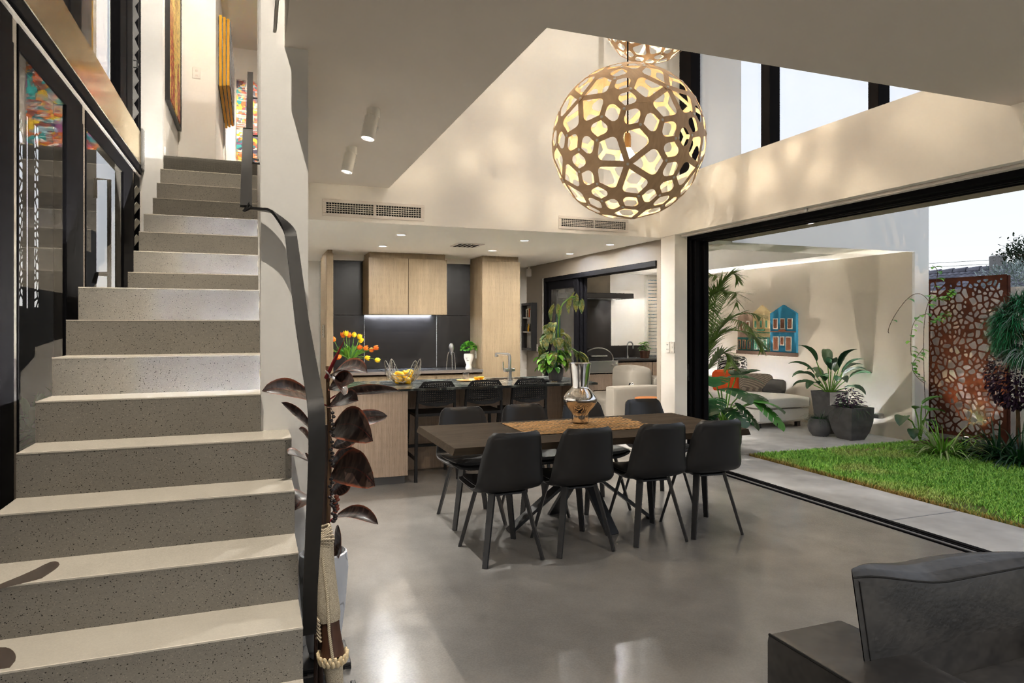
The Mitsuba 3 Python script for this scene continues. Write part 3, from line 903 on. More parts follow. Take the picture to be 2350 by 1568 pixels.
def coral_piece(i, R, off):
    v = SNV[i]; a, b = ortho(v)
    arms = []
    for c, vs in SNF:
        if i in vs:
            ang = math.acos(np.clip(c @ v, -1, 1)); t = c - v * (c @ v); t /= np.linalg.norm(t)
            arms.append(LineString([(0, 0), (ang * (t @ a), ang * (t @ b))]).buffer(0.034 if len(vs) == 3 else 0.038, quad_segs=3))
    g = unary_union(arms).buffer(0.062, quad_segs=3).buffer(-0.062, quad_segs=3).segmentize(0.09).simplify(0.002)
    m = trimesh.creation.extrude_polygon(g, 1.0, engine='earcut')
    p = np.asarray(m.vertices); r = np.hypot(p[:, 0], p[:, 1]); k = np.where(r > 1e-9, np.sin(r) / np.maximum(r, 1e-9), 1.0)
    d = np.cos(r)[:, None] * v + k[:, None] * (p[:, :1] * a + p[:, 1:2] * b)
    return d * (R + off + 0.0035 * p[:, 2:3]), np.asarray(m.faces)


def align(src5, dst, up_src, up_dst):
    """rotation that takes src5 to dst and up_src as near as can be to up_dst"""
    def fr(n, u):
        u = u - n * (n @ u); u /= np.linalg.norm(u)
        return np.stack([n, u, np.cross(n, u)], 1)
    return fr(dst, up_dst) @ fr(src5, up_src).T


PENT = [c for c, vs in SNF if len(vs) == 5][0]
HUB0 = [vs for c, vs in SNF if len(vs) == 5][0]
PIECES = [coral_piece(i, 1.0, 0.002 * (i % 3)) for i in range(60)]


def pendant(c, R, label, towards, spin, bulb_dz, power):
    c = np.asarray(c, float)
    t = thing('pendant_lamp', label, 'pendant lamp')
    dst = np.asarray(towards, float); dst /= np.linalg.norm(dst)
    up = np.array([0, 0, 1.0]); up = up - dst * (dst @ up); up /= np.linalg.norm(up); sd = np.cross(dst, up)
    A = align(PENT, dst, SNV[HUB0[0]], up * math.cos(spin) + sd * math.sin(spin))
    for v, f in PIECES:
        part(t, 'plywood_piece', ((v @ A.T) * R + c, f), 'mat_plywood')
    rv = MB()
    for cc, vs in SNF:
        n = A @ cc; a, b = ortho(n)
        ang = np.arange(8) * math.pi / 4
        ring = (np.cos(ang)[:, None] * a + np.sin(ang)[:, None] * b) * 0.011 * R / 0.6
        rv.add(np.vstack([c + n * R * 1.004 + ring, c + n * R * 1.0125 + ring * 0.8, [c + n * R * 1.013]]), [[k, (k + 1) % 8, (k + 1) % 8 + 8] for k in range(8)] + [[k, (k + 1) % 8 + 8, k + 8] for k in range(8)] + [[k + 8, (k + 1) % 8 + 8, 16] for k in range(8)])
    part(t, 'rivets', rv, 'mat_whiteplastic', kind='stuff', label='small plastic rivets where the plywood arms meet')
    zb = c[2] + bulb_dz
    part(t, 'cord', MB().tube([(c[0], c[1], ZT), (c[0], c[1], zb + 0.17)], 0.006, 8), 'mat_rubberblack')
    part(t, 'lamp_socket', MB().lathe([(0.006, 0.20), (0.02, 0.195), (0.026, 0.17), (0.026, 0.10), (0.022, 0.08)][::-1], (c[0], c[1], zb), 20), 'mat_brass', 40)
    scene[t + '__bulb'] = glow(MB().lathe([(0.001, -0.062), (0.03, -0.055), (0.052, -0.034), (0.062, 0.0), (0.055, 0.03), (0.036, 0.058), (0.024, 0.08), (0.001, 0.081)], (c[0], c[1], zb), 24), (1.0, 0.84, 0.60), power, True, sw=4 if R > 0.5 else 2)
    return t


cpos = np.array([2.78, 4.74, 2.998])
tow = np.array([0.0, 0.0, EYE]) - cpos
# the five-armed knot that faces the room sits a little below and right of the middle
rgt = np.cross(tow, [0, 0, 1.0]); rgt /= np.linalg.norm(rgt); upv = np.cross(rgt, tow); upv /= np.linalg.norm(upv)
pendant(cpos, 0.60, 'large round plywood pendant lamp of pierced coral pattern over the dining table', tow / np.linalg.norm(tow) - 0.0 * rgt - 0.25 * upv, 0.3, -0.12, 250.0)
pendant((3.2, 5.07, 4.22), 0.40, 'smaller plywood pendant lamp hanging higher, mostly hidden by the ceiling slab', np.array([-0.5, -0.6, -1.0]), 0.6, -0.06, 230.0)
# ---------------------------------------------------------------- handrail and glass balustrade
hr = thing('handrail', 'flat black steel handrail folding down beside the lower stairs', 'handrail')


def strip(pts, w, t, side=None):
    """flat bar swept along pts: w wide along the side vectors, t thick"""
    p = np.asarray(pts, float); m = len(p)
    tn = np.gradient(p, axis=0); tn /= np.linalg.norm(tn, axis=1, keepdims=True)
    b = MB(); V = []
    for i in range(m):
        s = np.asarray(side[i] if side is not None else (1, 0, 0), float)
        s = s - tn[i] * (s @ tn[i]); s /= np.linalg.norm(s); n = np.cross(tn[i], s)
        V += [p[i] + s * w / 2 * a + n * t / 2 * c for a, c in ((-1, -1), (1, -1), (1, 1), (-1, 1))]
    F = []
    for i in range(m - 1):
        for k in range(4):
            F.append([4 * i + k, 4 * i + (k + 1) % 4, 4 * i + 4 + (k + 1) % 4, 4 * i + 4 + k])
    F += [[3, 2, 1, 0], [4 * m - 4, 4 * m - 3, 4 * m - 2, 4 * m - 1]]
    return b.add(V, F)


low = [(0.205, 2.80, 0.33), (0.195, 2.62, 0.58), (0.19, 2.42, 0.86), (0.188, 2.30, 1.04), (0.187, 2.245, 1.15), (0.186, 2.235, 1.21), (0.186, 2.25, 1.265), (0.185, 2.29, 1.31), (0.18, 2.50, 1.42), (0.176, 2.79, 1.56), (0.168, 3.10, 1.79), (0.160, 3.30, 1.955)]
part(hr, 'lower_bar', strip(low, 0.052, 0.012), 'mat_railmetal', 40)
cur, sds = [], []
for t in np.linspace(0, 1, 15):
    # level S-bend around the wall end: from the lower bar across to the stair side of the wall
    x = 0.160 - 0.195 * (3 * t * t - 2 * t ** 3)
    y = 3.30 + 0.03 * math.sin(math.pi * t) + 0.09 * t
    z = 1.955 + 0.115 * min(1, t * 2.2) + (0.03 * t)
    cur.append((x, y, z))
cur = np.array(cur); tg = np.gradient(cur, axis=0)
for i in range(len(cur)):
    q = np.array([0, 1, 0.0]) * math.sin(math.pi * min(1, max(0, (i - 1) / 12.0))) + np.array([1.0, 0, 0]) * (1 if i < 7 else 1) * abs(math.cos(math.pi * min(1, max(0, (i - 1) / 12.0)))) * (1 if i < 7 else 1)
    sds.append(q)
part(hr, 'bend', strip(cur, 0.052, 0.012, sds), 'mat_railmetal', 40)
part(hr, 'middle_bar', strip([(-0.035, 3.39, 2.10), (-0.035, 4.25, 2.68), (-0.035, 4.36, 2.72), (-0.035, 5.35, 2.74)], 0.052, 0.012), 'mat_railmetal', 40)
part(hr, 'upper_bar', strip([(-0.035, 5.36, 2.745), (-0.035, 5.50, 2.83), (-0.035, 7.25, 4.06)], 0.052, 0.012), 'mat_railmetal', 40)
for y, z in ((4.0, 2.50), (4.9, 2.725), (6.0, 3.17), (6.8, 3.73)):
    part(hr, 'bracket', MB().tube([(-0.035, y, z - 0.01), (-0.035, y, z - 0.06), (0.03, y, z - 0.06)], 0.008, 8), 'mat_railmetal', 40)
gb = thing('glass_balustrade', 'sheet of clear glass balustrade on steel standoffs at the edge of the slab', 'balustrade')
part(gb, 'glass', MB().box(0.082, 0.097, -1.0, 3.32, 2.895, 4.15, 0.002), 'mat_glass')
for y in (3.16, 2.0, 0.8, -0.4):
    part(gb, 'standoff', MB().lathe([(0.001, 0), (0.024, 0), (0.024, 0.028), (0.001, 0.028)], (0, 0, 0), 18).moved(M4(Ry(math.pi / 2), (0.054, y, 3.03))).tm(trimesh.Trimesh(*MB().lathe([(0.001, 0), (0.02, 0), (0.02, 0.039), (0.001, 0.039)], (0, 0, 0), 18).moved(M4(Ry(math.pi / 2), (0.097, y, 3.03))).get(), process=False)), 'mat_steel', 40)

# ---------------------------------------------------------------- dining table
TX0, TX1, TY0, TY1, TZ = 1.215, 3.555, 4.245, 5.285, 0.75
tb = thing('dining_table', 'long dark brown timber dining table on a black steel cross base', 'table')
c = 0.014
wv = 0.012
n = 26
# live edge: the long sides waver a little, the lower rim stands out at the ends
top, bot = [], []
for i in range(n + 1):
    t = i / n; top.append((TX0 + (TX1 - TX0) * t, TY0 + wv * math.sin(7 * t + 1) * 0.6))
for i in range(n + 1):
    t = 1 - i / n; top.append((TX0 + (TX1 - TX0) * t, TY1 + wv * math.sin(6 * t + 2) * 0.6))
top = np.array(top); ctr = top.mean(0)
bot = top + np.sign(top - ctr) * np.array([0.016, 0.006])
m = len(top)
V = [(*q, TZ) for q in top] + [(*q, TZ - 0.045) for q in bot] + [(*ctr, TZ), (*ctr, TZ - 0.045)]
F = [[i, (i + 1) % m, 2 * m] for i in range(m)] + [[(i + 1) % m + m, i + m, 2 * m + 1] for i in range(m)]
F += [[i + m, (i + 1) % m + m, (i + 1) % m] for i in range(m)] + [[i + m, (i + 1) % m, i] for i in range(m)]
part(tb, 'tabletop', (np.array(V), np.array(F)), 'mat_tabletop')
cx_, cy_ = 2.385, 4.765
for dx, dy in ((-0.60, 0.02), (0.60, -0.04), (0.09, -0.33), (-0.09, 0.34)):
    L = math.hypot(dx, dy); side = (-dy / L, dx / L, 0)
    b = MB().beam((cx_ + dx, cy_ + dy, 0.0), (cx_ - dx * 0.55, cy_ - dy * 0.55, TZ - 0.05), 0.11, 0.022, side)
    part(tb, 'leg', b, 'mat_blackmetal')
part(tb, 'base_plate', MB().box(cx_ - 0.4, cx_ + 0.4, cy_ - 0.28, cy_ + 0.28, TZ - 0.054, TZ - 0.046), 'mat_blackmetal')

# ---------------------------------------------------------------- dining chairs
chair = Proto()


def chair_shell(u, v, off=0.0):
    """u from the front edge of the seat (0) up to the top of the back (1), v across; the chair faces +y"""
    s = u
    py = np.interp(s, [0, 0.06, 0.25, 0.42, 0.50, 0.56, 0.64, 0.80, 1.0], [0.235, 0.225, 0.08, -0.10, -0.175, -0.208, -0.232, -0.268, -0.310])
    pz = np.interp(s, [0, 0.06, 0.25, 0.42, 0.50, 0.56, 0.64, 0.80, 1.0], [0.438, 0.462, 0.460, 0.455, 0.475, 0.515, 0.59, 0.725, 0.862])
    hw = np.interp(s, [0, 0.05, 0.15, 0.35, 0.5, 0.62, 0.8, 0.94, 0.985, 1.0], [0.175, 0.215, 0.240, 0.250, 0.246, 0.232, 0.210, 0.188, 0.170, 0.150])
    q = 2 * v - 1
    x = hw * np.sign(q) * np.abs(q) ** 0.92
    wrap = np.clip((s - 0.45) / 0.2, 0, 1)
    y = py + wrap * 0.055 * q ** 2
    z = pz + (1 - wrap) * 0.028 * np.abs(q) ** 3 - np.clip((s - 0.93) / 0.07, 0, 1) * 0.012 * (1 - q ** 2) * 0
    return np.stack([x, y, z], -1)


def thick(fn, th, nu, nv):
    """closed shell: the surface fn, th thick, with a rounded rim"""
    u, v = np.meshgrid(np.linspace(0, 1, nu), np.linspace(0, 1, nv), indexing='ij')
    P = fn(u, v); du, dv = np.gradient(P, axis=0), np.gradient(P, axis=1)
    N = np.cross(du, dv); N /= np.linalg.norm(N, axis=-1, keepdims=True) + 1e-12
    edge = np.minimum(np.minimum(u, 1 - u) * nu, np.minimum(v, 1 - v) * nv)
    k = np.sqrt(np.clip(1 - (1 - np.clip(edge / 1.6, 0, 1)) ** 2, 0.02, 1))[..., None]
    A, B = P + N * th / 2 * k, P - N * th / 2 * k
    b = MB(); i, j = np.meshgrid(np.arange(nu - 1), np.arange(nv - 1), indexing='ij')
    f = np.stack([i * nv + j, (i + 1) * nv + j, (i + 1) * nv + j + 1, i * nv + j + 1], -1).reshape(-1, 4)
    o = nu * nv
    rim = [(0, j) for j in range(nv - 1)] + [(i, nv - 1) for i in range(nu - 1)] + [(nu - 1, j) for j in range(nv - 1, 0, -1)] + [(i, 0) for i in range(nu - 1, 0, -1)]
    ids = [a * nv + c for a, c in rim]; r = len(ids)
    side = [[ids[k], ids[(k + 1) % r], ids[(k + 1) % r] + o, ids[k] + o] for k in range(r)]
    return b.add(np.vstack([A.reshape(-1, 3), B.reshape(-1, 3)]), np.vstack([f, f[:, ::-1] + o, np.array(side)[:, ::-1]]))


chair.part('shell', thick(chair_shell, 0.034, 34, 18), 'mat_chairleather', 50)
pad = thick(lambda u, v: chair_shell(0.03 + 0.42 * u, 0.07 + 0.86 * v) + np.array([0, 0, 0.024]) + 0.012 * (np.sin(np.pi * u) * np.sin(np.pi * v))[..., None] * np.array([0, 0, 1.0]), 0.026, 16, 14)
chair.part('seat_pad', pad, 'mat_chairleather', 50)
for sx in (-1, 1):
    for sy in (-1, 1):
        chair.part('leg', MB().beam((sx * 0.205, sy * 0.24, 0.0), (sx * 0.115, sy * 0.135, 0.445), 0.034, 0.018, (sx * 0.6, -sy * 0.8, 0), 0.046, 0.022), 'mat_blackmetal')
chair.part('cross_frame', MB().box(-0.12, 0.12, -0.15, 0.15, 0.428, 0.442, 0.003), 'mat_blackmetal')
CH = [(1.565, 4.36, 3, 'leftmost on the near side'), (2.10, 4.355, 0, 'second from left on the near side'), (2.70, 4.36, -2, 'third from left on the near side'), (3.19, 4.36, -4, 'rightmost on the near side'),
      (1.62, 5.20, 180, 'leftmost on the kitchen side'), (2.17, 5.21, 180, 'second from left on the kitchen side'), (2.74, 5.22, 180, 'third on the kitchen side'), (3.36, 5.21, 180, 'rightmost on the kitchen side')]
for x, y, a, t in CH:
    k = thing('dining_chair', f'black leather bucket dining chair, {t} of the table', 'chair', 'chairs around the dining table')
    place(chair, k, pose(x, y, 0, a))

# runner and vase
rn = thing('table_runner', 'black table runner with zigzag jute strips under the chrome vase', 'table runner')
edge = []
for x0, y0, x1, y1 in ((1.875, 4.55, 2.96, 4.57), (2.96, 4.57, 2.95, 5.18), (2.95, 5.18, 1.87, 5.185), (1.87, 5.185, 1.875, 4.55)):
    for i in range(30):
        t = i / 30; edge.append((x0 + (x1 - x0) * t + RNG.uniform(-.008, .008), y0 + (y1 - y0) * t + RNG.uniform(-.008, .008)))
part(rn, 'cloth', MB().poly(Polygon(edge), 0.004, M4(t=(0, 0, TZ))), 'mat_runnerblack')
jt = MB()
for band in range(8):
    y0, y1 = 4.555 + band * 0.0775, 4.555 + (band + 1) * 0.0775
    up = 1 if band % 2 else -1
    x = 1.80
    while x < 2.99:
        h = 0.0775
        xa, xb = x - up * 0.06, x + up * 0.06
        w_ = 0.019 + RNG.uniform(-.004, .004)
        pts = []
        for t in np.linspace(0, 1, 5):
            pts.append((xa + (xb - xa) * t + RNG.uniform(-.004, .004), y0 - 0.004 + (h + 0.008) * t))
        q = [(a - w_ / 2, b) for a, b in pts] + [(a + w_ / 2, b) for a, b in pts[::-1]]
        g = Polygon(q).buffer(0).intersection(sbox(1.868, 4.548, 2.962, 5.188))
        if not g.is_empty and g.geom_type == 'Polygon':
            jt.poly(g, 0.0025, M4(t=(0, 0, TZ + 0.003)))
        x += 0.046
part(rn, 'jute_strips', jt, 'mat_jute', kind='stuff', label='tan jute strips plaited in zigzag rows')
vs = thing('vase', 'tall chrome vase with a flared neck and round belly on the table runner', 'vase')
pf = [(0.001, 0.0), (0.062, 0.0), (0.066, 0.004), (0.067, 0.02), (0.066, 0.066), (0.069, 0.078), (0.09, 0.105), (0.118, 0.138), (0.136, 0.168), (0.139, 0.190), (0.131, 0.212), (0.110, 0.240), (0.086, 0.266), (0.072, 0.280), (0.069, 0.292), (0.071, 0.33), (0.078, 0.40), (0.087, 0.466), (0.090, 0.482), (0.087, 0.483), (0.080, 0.43), (0.066, 0.34), (0.062, 0.29), (0.001, 0.285)]
from scipy.interpolate import PchipInterpolator
pp = np.array(pf); ss = np.concatenate([[0], np.cumsum(np.linalg.norm(np.diff(pp, axis=0), axis=1))])
pi_ = PchipInterpolator(ss, pp)(np.sort(np.concatenate([ss, np.linspace(0, ss[-1], 70)])))
part(vs, 'body', MB().lathe(pi_, (2.475, 4.975, TZ + 0.009), 72), 'mat_chrome', 40)

# ---------------------------------------------------------------- leather armchair (front right, facing the camera)
ac = thing('leather_armchair', 'dark grey leather armchair in the near right corner, cut off by the frame', 'armchair')


def pillow(b, x0, x1, y0, y1, z0, z1, r, bulge=0.0, nx=16, tilt=0.0, piv=None):
    """soft box: a superellipsoid-edged block"""
    m = trimesh.creation.box(extents=(1, 1, 1))
    for _ in range(4):
        m = m.subdivide()
    v = np.asarray(m.vertices) * 2
    s = np.array([(x1 - x0) / 2, (y1 - y0) / 2, (z1 - z0) / 2]); cc = np.array([(x0 + x1) / 2, (y0 + y1) / 2, (z0 + z1) / 2])
    p = v * s; inner = np.clip(p, -(s - r), s - r); dlt = p - inner; L = np.linalg.norm(dlt, axis=1, keepdims=True)
    p = inner + np.where(L > 1e-9, dlt / np.maximum(L, 1e-9) * r, 0)
    if bulge:
        q = v
        k = (1 - q ** 2).clip(0)
        p[:, 0] += bulge * np.sign(q[:, 0]) * (np.abs(q[:, 0]) > 0.99) * k[:, 1] * k[:, 2]
        p[:, 1] += bulge * np.sign(q[:, 1]) * (np.abs(q[:, 1]) > 0.99) * k[:, 0] * k[:, 2]
        p[:, 2] += bulge * np.sign(q[:, 2]) * (np.abs(q[:, 2]) > 0.99) * k[:, 0] * k[:, 1]
    p = p + cc
    if tilt:
        pv = np.asarray(piv if piv is not None else cc); p = (p - pv) @ Rx(tilt).T + pv
    return b.add(p, m.faces)


AX0, AX1 = 1.63, 2.95
part(ac, 'arm', pillow(MB(), AX0, AX0 + 0.34, 0.95, 1.865, 0.06, 0.50, 0.018, 0.004), 'mat_leather', 50)
part(ac, 'arm', pillow(MB(), AX1 - 0.34, AX1, 0.95, 1.865, 0.06, 0.50, 0.018, 0.004), 'mat_leather', 50)


def seam_z(x):
    t = np.clip((x - 1.775) / 0.42, 0, 1)
    return 0.748 - 0.062 * t * t * (3 - 2 * t)


def back_fn(u, v):
    """u across, v round the section: up the flat front, over the crisp seam, along the domed top, down the rear"""
    x = 1.775 + 1.03 * u; s = 2 * u - 1
    deep = 0.004 + 0.19 * (1 - s * s)
    zf = seam_z(x)
    k = v * 8; z0 = 0.36
    Yp = [0 * u, 0 * u, np.minimum(0.012, 0.1 * deep), 0.25 * deep, 0.55 * deep, 0.8 * deep, 0.96 * deep, deep, deep]
    Zp = [z0 + 0 * u, zf - 0.004, zf + 0.004, zf + 0.018, zf + 0.026, zf + 0.02, zf + 0.002, zf - 0.04, z0 + 0 * u]
    i = np.clip(k.astype(int), 0, 7); f = k - i
    pick = lambda A, n: np.take_along_axis(np.stack(np.broadcast_arrays(*A), 0), n[None], 0)[0]
    y = pick(Yp, i) * (1 - f) + pick(Yp, i + 1) * f; z = pick(Zp, i) * (1 - f) + pick(Zp, i + 1) * f
    belly = 0.012 * np.clip(1 - s * s, 0, 1) * np.sin(np.pi * np.clip((z - z0) / 0.36, 0, 1)) * (v < 0.13)
    return np.stack([x, 1.565 + y + (z - z0) * 0.18 - belly, z], -1)


part(ac, 'back', MB().grid(back_fn, 40, 41), 'mat_leather', 50)
part(ac, 'back_shell', pillow(MB(), 2.02, 2.60, 1.70, 1.80, 0.06, 0.64, 0.04, 0.004), 'mat_leather', 50)
part(ac, 'seat', pillow(MB(), AX0 + 0.345, AX1 - 0.345, 0.93, 1.60, 0.22, 0.41, 0.05, 0.012), 'mat_leather', 50)
sm = MB()
sm.tube([(AX0 + 0.008, y, 0.4975) for y in np.linspace(1.0, 1.855, 8)], 0.005, 6)
part(ac, 'arm_piping', sm, 'mat_rubberblack', 40, label='dark stitched piping along the arm')
sm2 = MB()
xs = np.linspace(1.777, 2.803, 40)
sm2.tube([(x, 1.565 + (seam_z(x) - .36) * .18 + .002, seam_z(x) - .001) for x in xs], 0.004, 6)
sm2.tube([(1.797, 1.563 + (z - .36) * .18, z) for z in np.linspace(.37, .735, 10)], 0.0022, 5)
part(ac, 'back_seam', sm2, 'mat_rubberblack', 40, label='stitched seam under the rolled top of the back')
for x in (AX0 + 0.06, AX1 - 0.06):
    for y in (1.0, 1.72):
        part(ac, 'foot', MB().box(x - 0.02, x + 0.02, y - 0.02, y + 0.02, 0, 0.065), 'mat_blackmetal')
# ---------------------------------------------------------------- kitchen island
isl = thing('kitchen_island', 'long kitchen island with pale oak panels, rounded left end and dark stone top', 'kitchen island')
IY0, IY1, IZ = 6.53, 7.60, 0.93


def rounded_end(x0, x1, y0, y1, r):
    a = np.linspace(math.pi / 2, math.pi, 12); g = [(x0 + r + r * math.cos(t), y1 - r + r * math.sin(t)) for t in a]
    a = np.linspace(math.pi, 1.5 * math.pi, 12); g += [(x0 + r + r * math.cos(t), y0 + r + r * math.sin(t)) for t in a]
    return Polygon(g + [(x1, y0), (x1, y1)])


part(isl, 'end_cabinet', MB().poly(rounded_end(0.72, 1.40, IY0 + 0.03, IY1 - 0.02, 0.46), IZ - 0.022 - 0.085, M4(t=(0, 0, 0.085))), 'mat_pinkoak', 30)
part(isl, 'kick_plate', MB().poly(rounded_end(0.77, 1.38, IY0 + 0.08, IY1 - 0.07, 0.44), 0.085), 'mat_midgrey', 30)
for x0, x1 in ((1.404, 2.10), (2.104, 2.76), (2.764, 3.33)):
    part(isl, 'front_panel', MB().box(x0, x1, 7.16, 7.18, 0.01, IZ - 0.022, 0.0015), 'mat_pinkoak')
part(isl, 'carcass', MB().box(1.40, 3.33, 7.181, IY1 - 0.03, 0.0, IZ - 0.022), 'mat_pinkoak')
part(isl, 'end_panel', MB().box(3.335, 3.425, IY0 + 0.03, IY1 - 0.03, 0.0, IZ - 0.022, 0.002), 'mat_pinkoak')
topg = rounded_end(0.69, 3.46, IY0, IY1, 0.48).difference(sbox(2.42, 7.22, 2.98, 7.50))
part(isl, 'benchtop', MB().poly(topg, 0.022, M4(t=(0, 0, IZ - 0.022))), 'mat_stone')
part(isl, 'sink', MB().box(2.41, 2.99, 7.21, 7.51, IZ - 0.19, IZ - 0.18).box(2.41, 2.42, 7.21, 7.51, IZ - 0.18, IZ - 0.023).box(2.98, 2.99, 7.21, 7.51, IZ - 0.18, IZ - 0.023).box(2.42, 2.98, 7.21, 7.22, IZ - 0.18, IZ - 0.023).box(2.42, 2.98, 7.50, 7.51, IZ - 0.18, IZ - 0.023), 'mat_darkhole', label='black undermount sink')
tp = thing('kitchen_tap', 'square necked chrome mixer tap behind the island sink', 'tap')
tx, ty = 2.68, 7.15
part(tp, 'body', MB().lathe([(0.001, 0), (0.032, 0), (0.032, 0.008), (0.024, 0.012), (0.024, 0.09), (0.028, 0.095), (0.028, 0.135), (0.001, 0.135)], (tx, ty, IZ), 22), 'mat_steel', 40)
part(tp, 'spout', MB().tube([(tx, ty, IZ + 0.12), (tx, ty, IZ + 0.27), (tx - 0.003, ty + 0.01, IZ + 0.285), (tx - 0.02, ty + 0.02, IZ + 0.292), (tx - 0.12, ty + 0.12, IZ + 0.292)], 0.017, 14).tube([(tx - 0.115, ty + 0.115, IZ + 0.295), (tx - 0.115, ty + 0.115, IZ + 0.262)], 0.020, 14), 'mat_steel', 40)
part(tp, 'lever', MB().tube([(tx - 0.07, ty - 0.02, IZ + 0.115), (tx + 0.06, ty + 0.02, IZ + 0.115)], 0.022, 14).tube([(tx - 0.085, ty - 0.025, IZ + 0.118), (tx - 0.088, ty - 0.026, IZ + 0.21)], 0.007, 8), 'mat_steel', 40)

# bar stools
stool = Proto()


def bend_back(v):
    """curved, slightly leaning back of the stool"""
    v = v.copy(); x = v[:, 0]
    v[:, 1] += 0.34 * (x ** 2) - 0.012 + (v[:, 2] - 0.66) * -0.14
    return v


bw, b0, b1 = 0.19, 0.765, 0.985
outer = Polygon([(-bw + 0.0, b0 + 0.02), (-bw * 0.5, b0 - 0.012), (0, b0 - 0.02), (bw * 0.5, b0 - 0.012), (bw, b0 + 0.02), (bw - 0.008, b1 - 0.06), (bw - 0.05, b1 - 0.004), (0, b1 + 0.003), (-bw + 0.05, b1 - 0.004), (-bw + 0.008, b1 - 0.06)]).buffer(0.012).buffer(-0.004)
holes = []
for i in range(15):
    for j in range(9):
        hx, hz = -0.161 + i * 0.023, b0 + 0.018 + j * 0.0225
        q = sbox(hx - 0.0042, hz - 0.0042, hx + 0.0042, hz + 0.0042)
        if outer.buffer(-0.022).contains(q):
            holes.append(q)
bm = trimesh.creation.extrude_polygon(outer.difference(unary_union(holes)), 0.006, engine='earcut')
bv = np.asarray(bm.vertices) @ XZ()[:3, :3].T
stool.part('backrest', (bend_back(bv + np.array([0, -0.205, 0])), bm.faces), 'mat_blackplastic')
seat = MB()
g = sbox(-0.19, -0.19, 0.19, 0.20).buffer(0.02)
seat.poly(g, 0.028, M4(t=(0, 0, 0.640)))
stool.part('seat', seat, 'mat_blackplastic')
for sx in (-1, 1):
    stool.part('leg', MB().beam((sx * 0.215, -0.235, 0), (sx * 0.195, -0.190, 0.66), 0.028, 0.030, (1, 0, 0)).beam((sx * 0.195, -0.190, 0.655), (sx * 0.186, -0.213, 0.93), 0.024, 0.028, (1, 0, 0), 0.018, 0.020), 'mat_blackplastic')
for sx in (-1, 1):
    stool.part('leg', MB().beam((sx * 0.215, 0.25, 0), (sx * 0.195, 0.19, 0.65), 0.028, 0.030, (1, 0, 0)), 'mat_blackplastic')
for sx in (-1, 1):
    stool.part('stretcher', MB().beam((sx * 0.208, -0.22, 0.22), (sx * 0.208, 0.232, 0.22), 0.022, 0.026, (1, 0, 0)), 'mat_blackplastic')
stool.part('footrest', MB().beam((-0.206, 0.225, 0.28), (0.206, 0.225, 0.28), 0.024, 0.03, (0, 1, 0)), 'mat_blackplastic')
for x, t in ((1.70, 'leftmost'), (2.20, 'middle'), (2.70, 'rightmost')):
    k = thing('bar_stool', f'black perforated plastic bar stool, {t} of three at the kitchen island', 'bar stool', 'bar stools at the island')
    place(stool, k, pose(x, 6.83, 0, 0))

# wire fruit bowl with lemons
bx_, by_ = 1.47, 7.12
fb = thing('fruit_bowl', 'pointed silver wire bowl full of lemons on the island', 'bowl')
wr_ = MB()
peaks = []
ns = 32


def bowl_pt(a, t):
    # four raised corners
    lift = abs(math.cos(2 * a)) ** 9
    R = 0.035 + (0.150 + 0.035 * lift) * t ** 0.7
    z = 0.004 + (0.10 + 0.15 * lift) * t ** 1.5
    return np.array([bx_ + R * math.cos(a + 0.4), by_ + R * math.sin(a + 0.4), IZ + z])


rim = [bowl_pt(2 * math.pi * i / 96, 1.0) for i in range(97)]
wr_.tube(rim, 0.004, 6)
for t in (0.02, 0.38, 0.7):
    wr_.tube([bowl_pt(2 * math.pi * i / 40, t) for i in range(41)], 0.0025, 5)
for i in range(26):
    a0 = RNG.uniform(0, 2 * math.pi); a1 = a0 + RNG.uniform(-0.6, 0.6)
    wr_.tube([bowl_pt(a0 + (a1 - a0) * t, t) for t in np.linspace(0.02, 1, 7)], 0.0022, 5)
for i in range(90):
    a0 = RNG.uniform(0, 2 * math.pi); t0 = RNG.uniform(0.2, 0.9)
    a1, t1 = a0 + RNG.uniform(-0.5, 0.5), np.clip(t0 + RNG.uniform(-0.4, 0.4), 0.1, 1)
    wr_.tube([bowl_pt(a0 + (a1 - a0) * t, t0 + (t1 - t0) * t) for t in np.linspace(0, 1, 4)], 0.002, 5)
part(fb, 'wire_basket', wr_, 'mat_wire', 60)
lem = MB().lathe([(0.001, -0.050), (0.007, -0.047), (0.017, -0.040), (0.030, -0.026), (0.037, 0.0), (0.030, 0.026), (0.016, 0.040), (0.008, 0.048), (0.001, 0.052)], (0, 0, 0), 18)
lemd = mikit.ply(lem.get(), 'mat_lemon', smooth=True)
LS = [(-.055, -.045, .045), (.03, -.06, .042), (.075, 0, .044), (.02, .06, .042), (-.06, .045, .042), (-.01, 0, .038), (-.085, 0, .07), (-.03, -.035, .095), (.045, -.02, .098), (.02, .035, .10), (.07, .03, .115), (-.05, .02, .10)]
WH = ['at the lower left', 'at the lower front', 'at the lower right', 'at the bottom rear', 'at the rear left', 'in the bottom middle', 'at the left rim', 'in the upper front', 'in the upper middle', 'in the upper rear', 'topmost at the right', 'at the upper left']
for (x, y, z), wtx in zip(LS, WH):
    k = thing('lemon', f'yellow lemon {wtx} of the wire bowl', 'lemon', 'lemons in the wire bowl')
    scene[k] = {**lemd, 'to_world': TF().translate([bx_ + x, by_ + y, IZ + z]).rotate([0, 0, 1], float(RNG.uniform(0, 360))).rotate([0, 1, 0], float(RNG.uniform(40, 140)))}

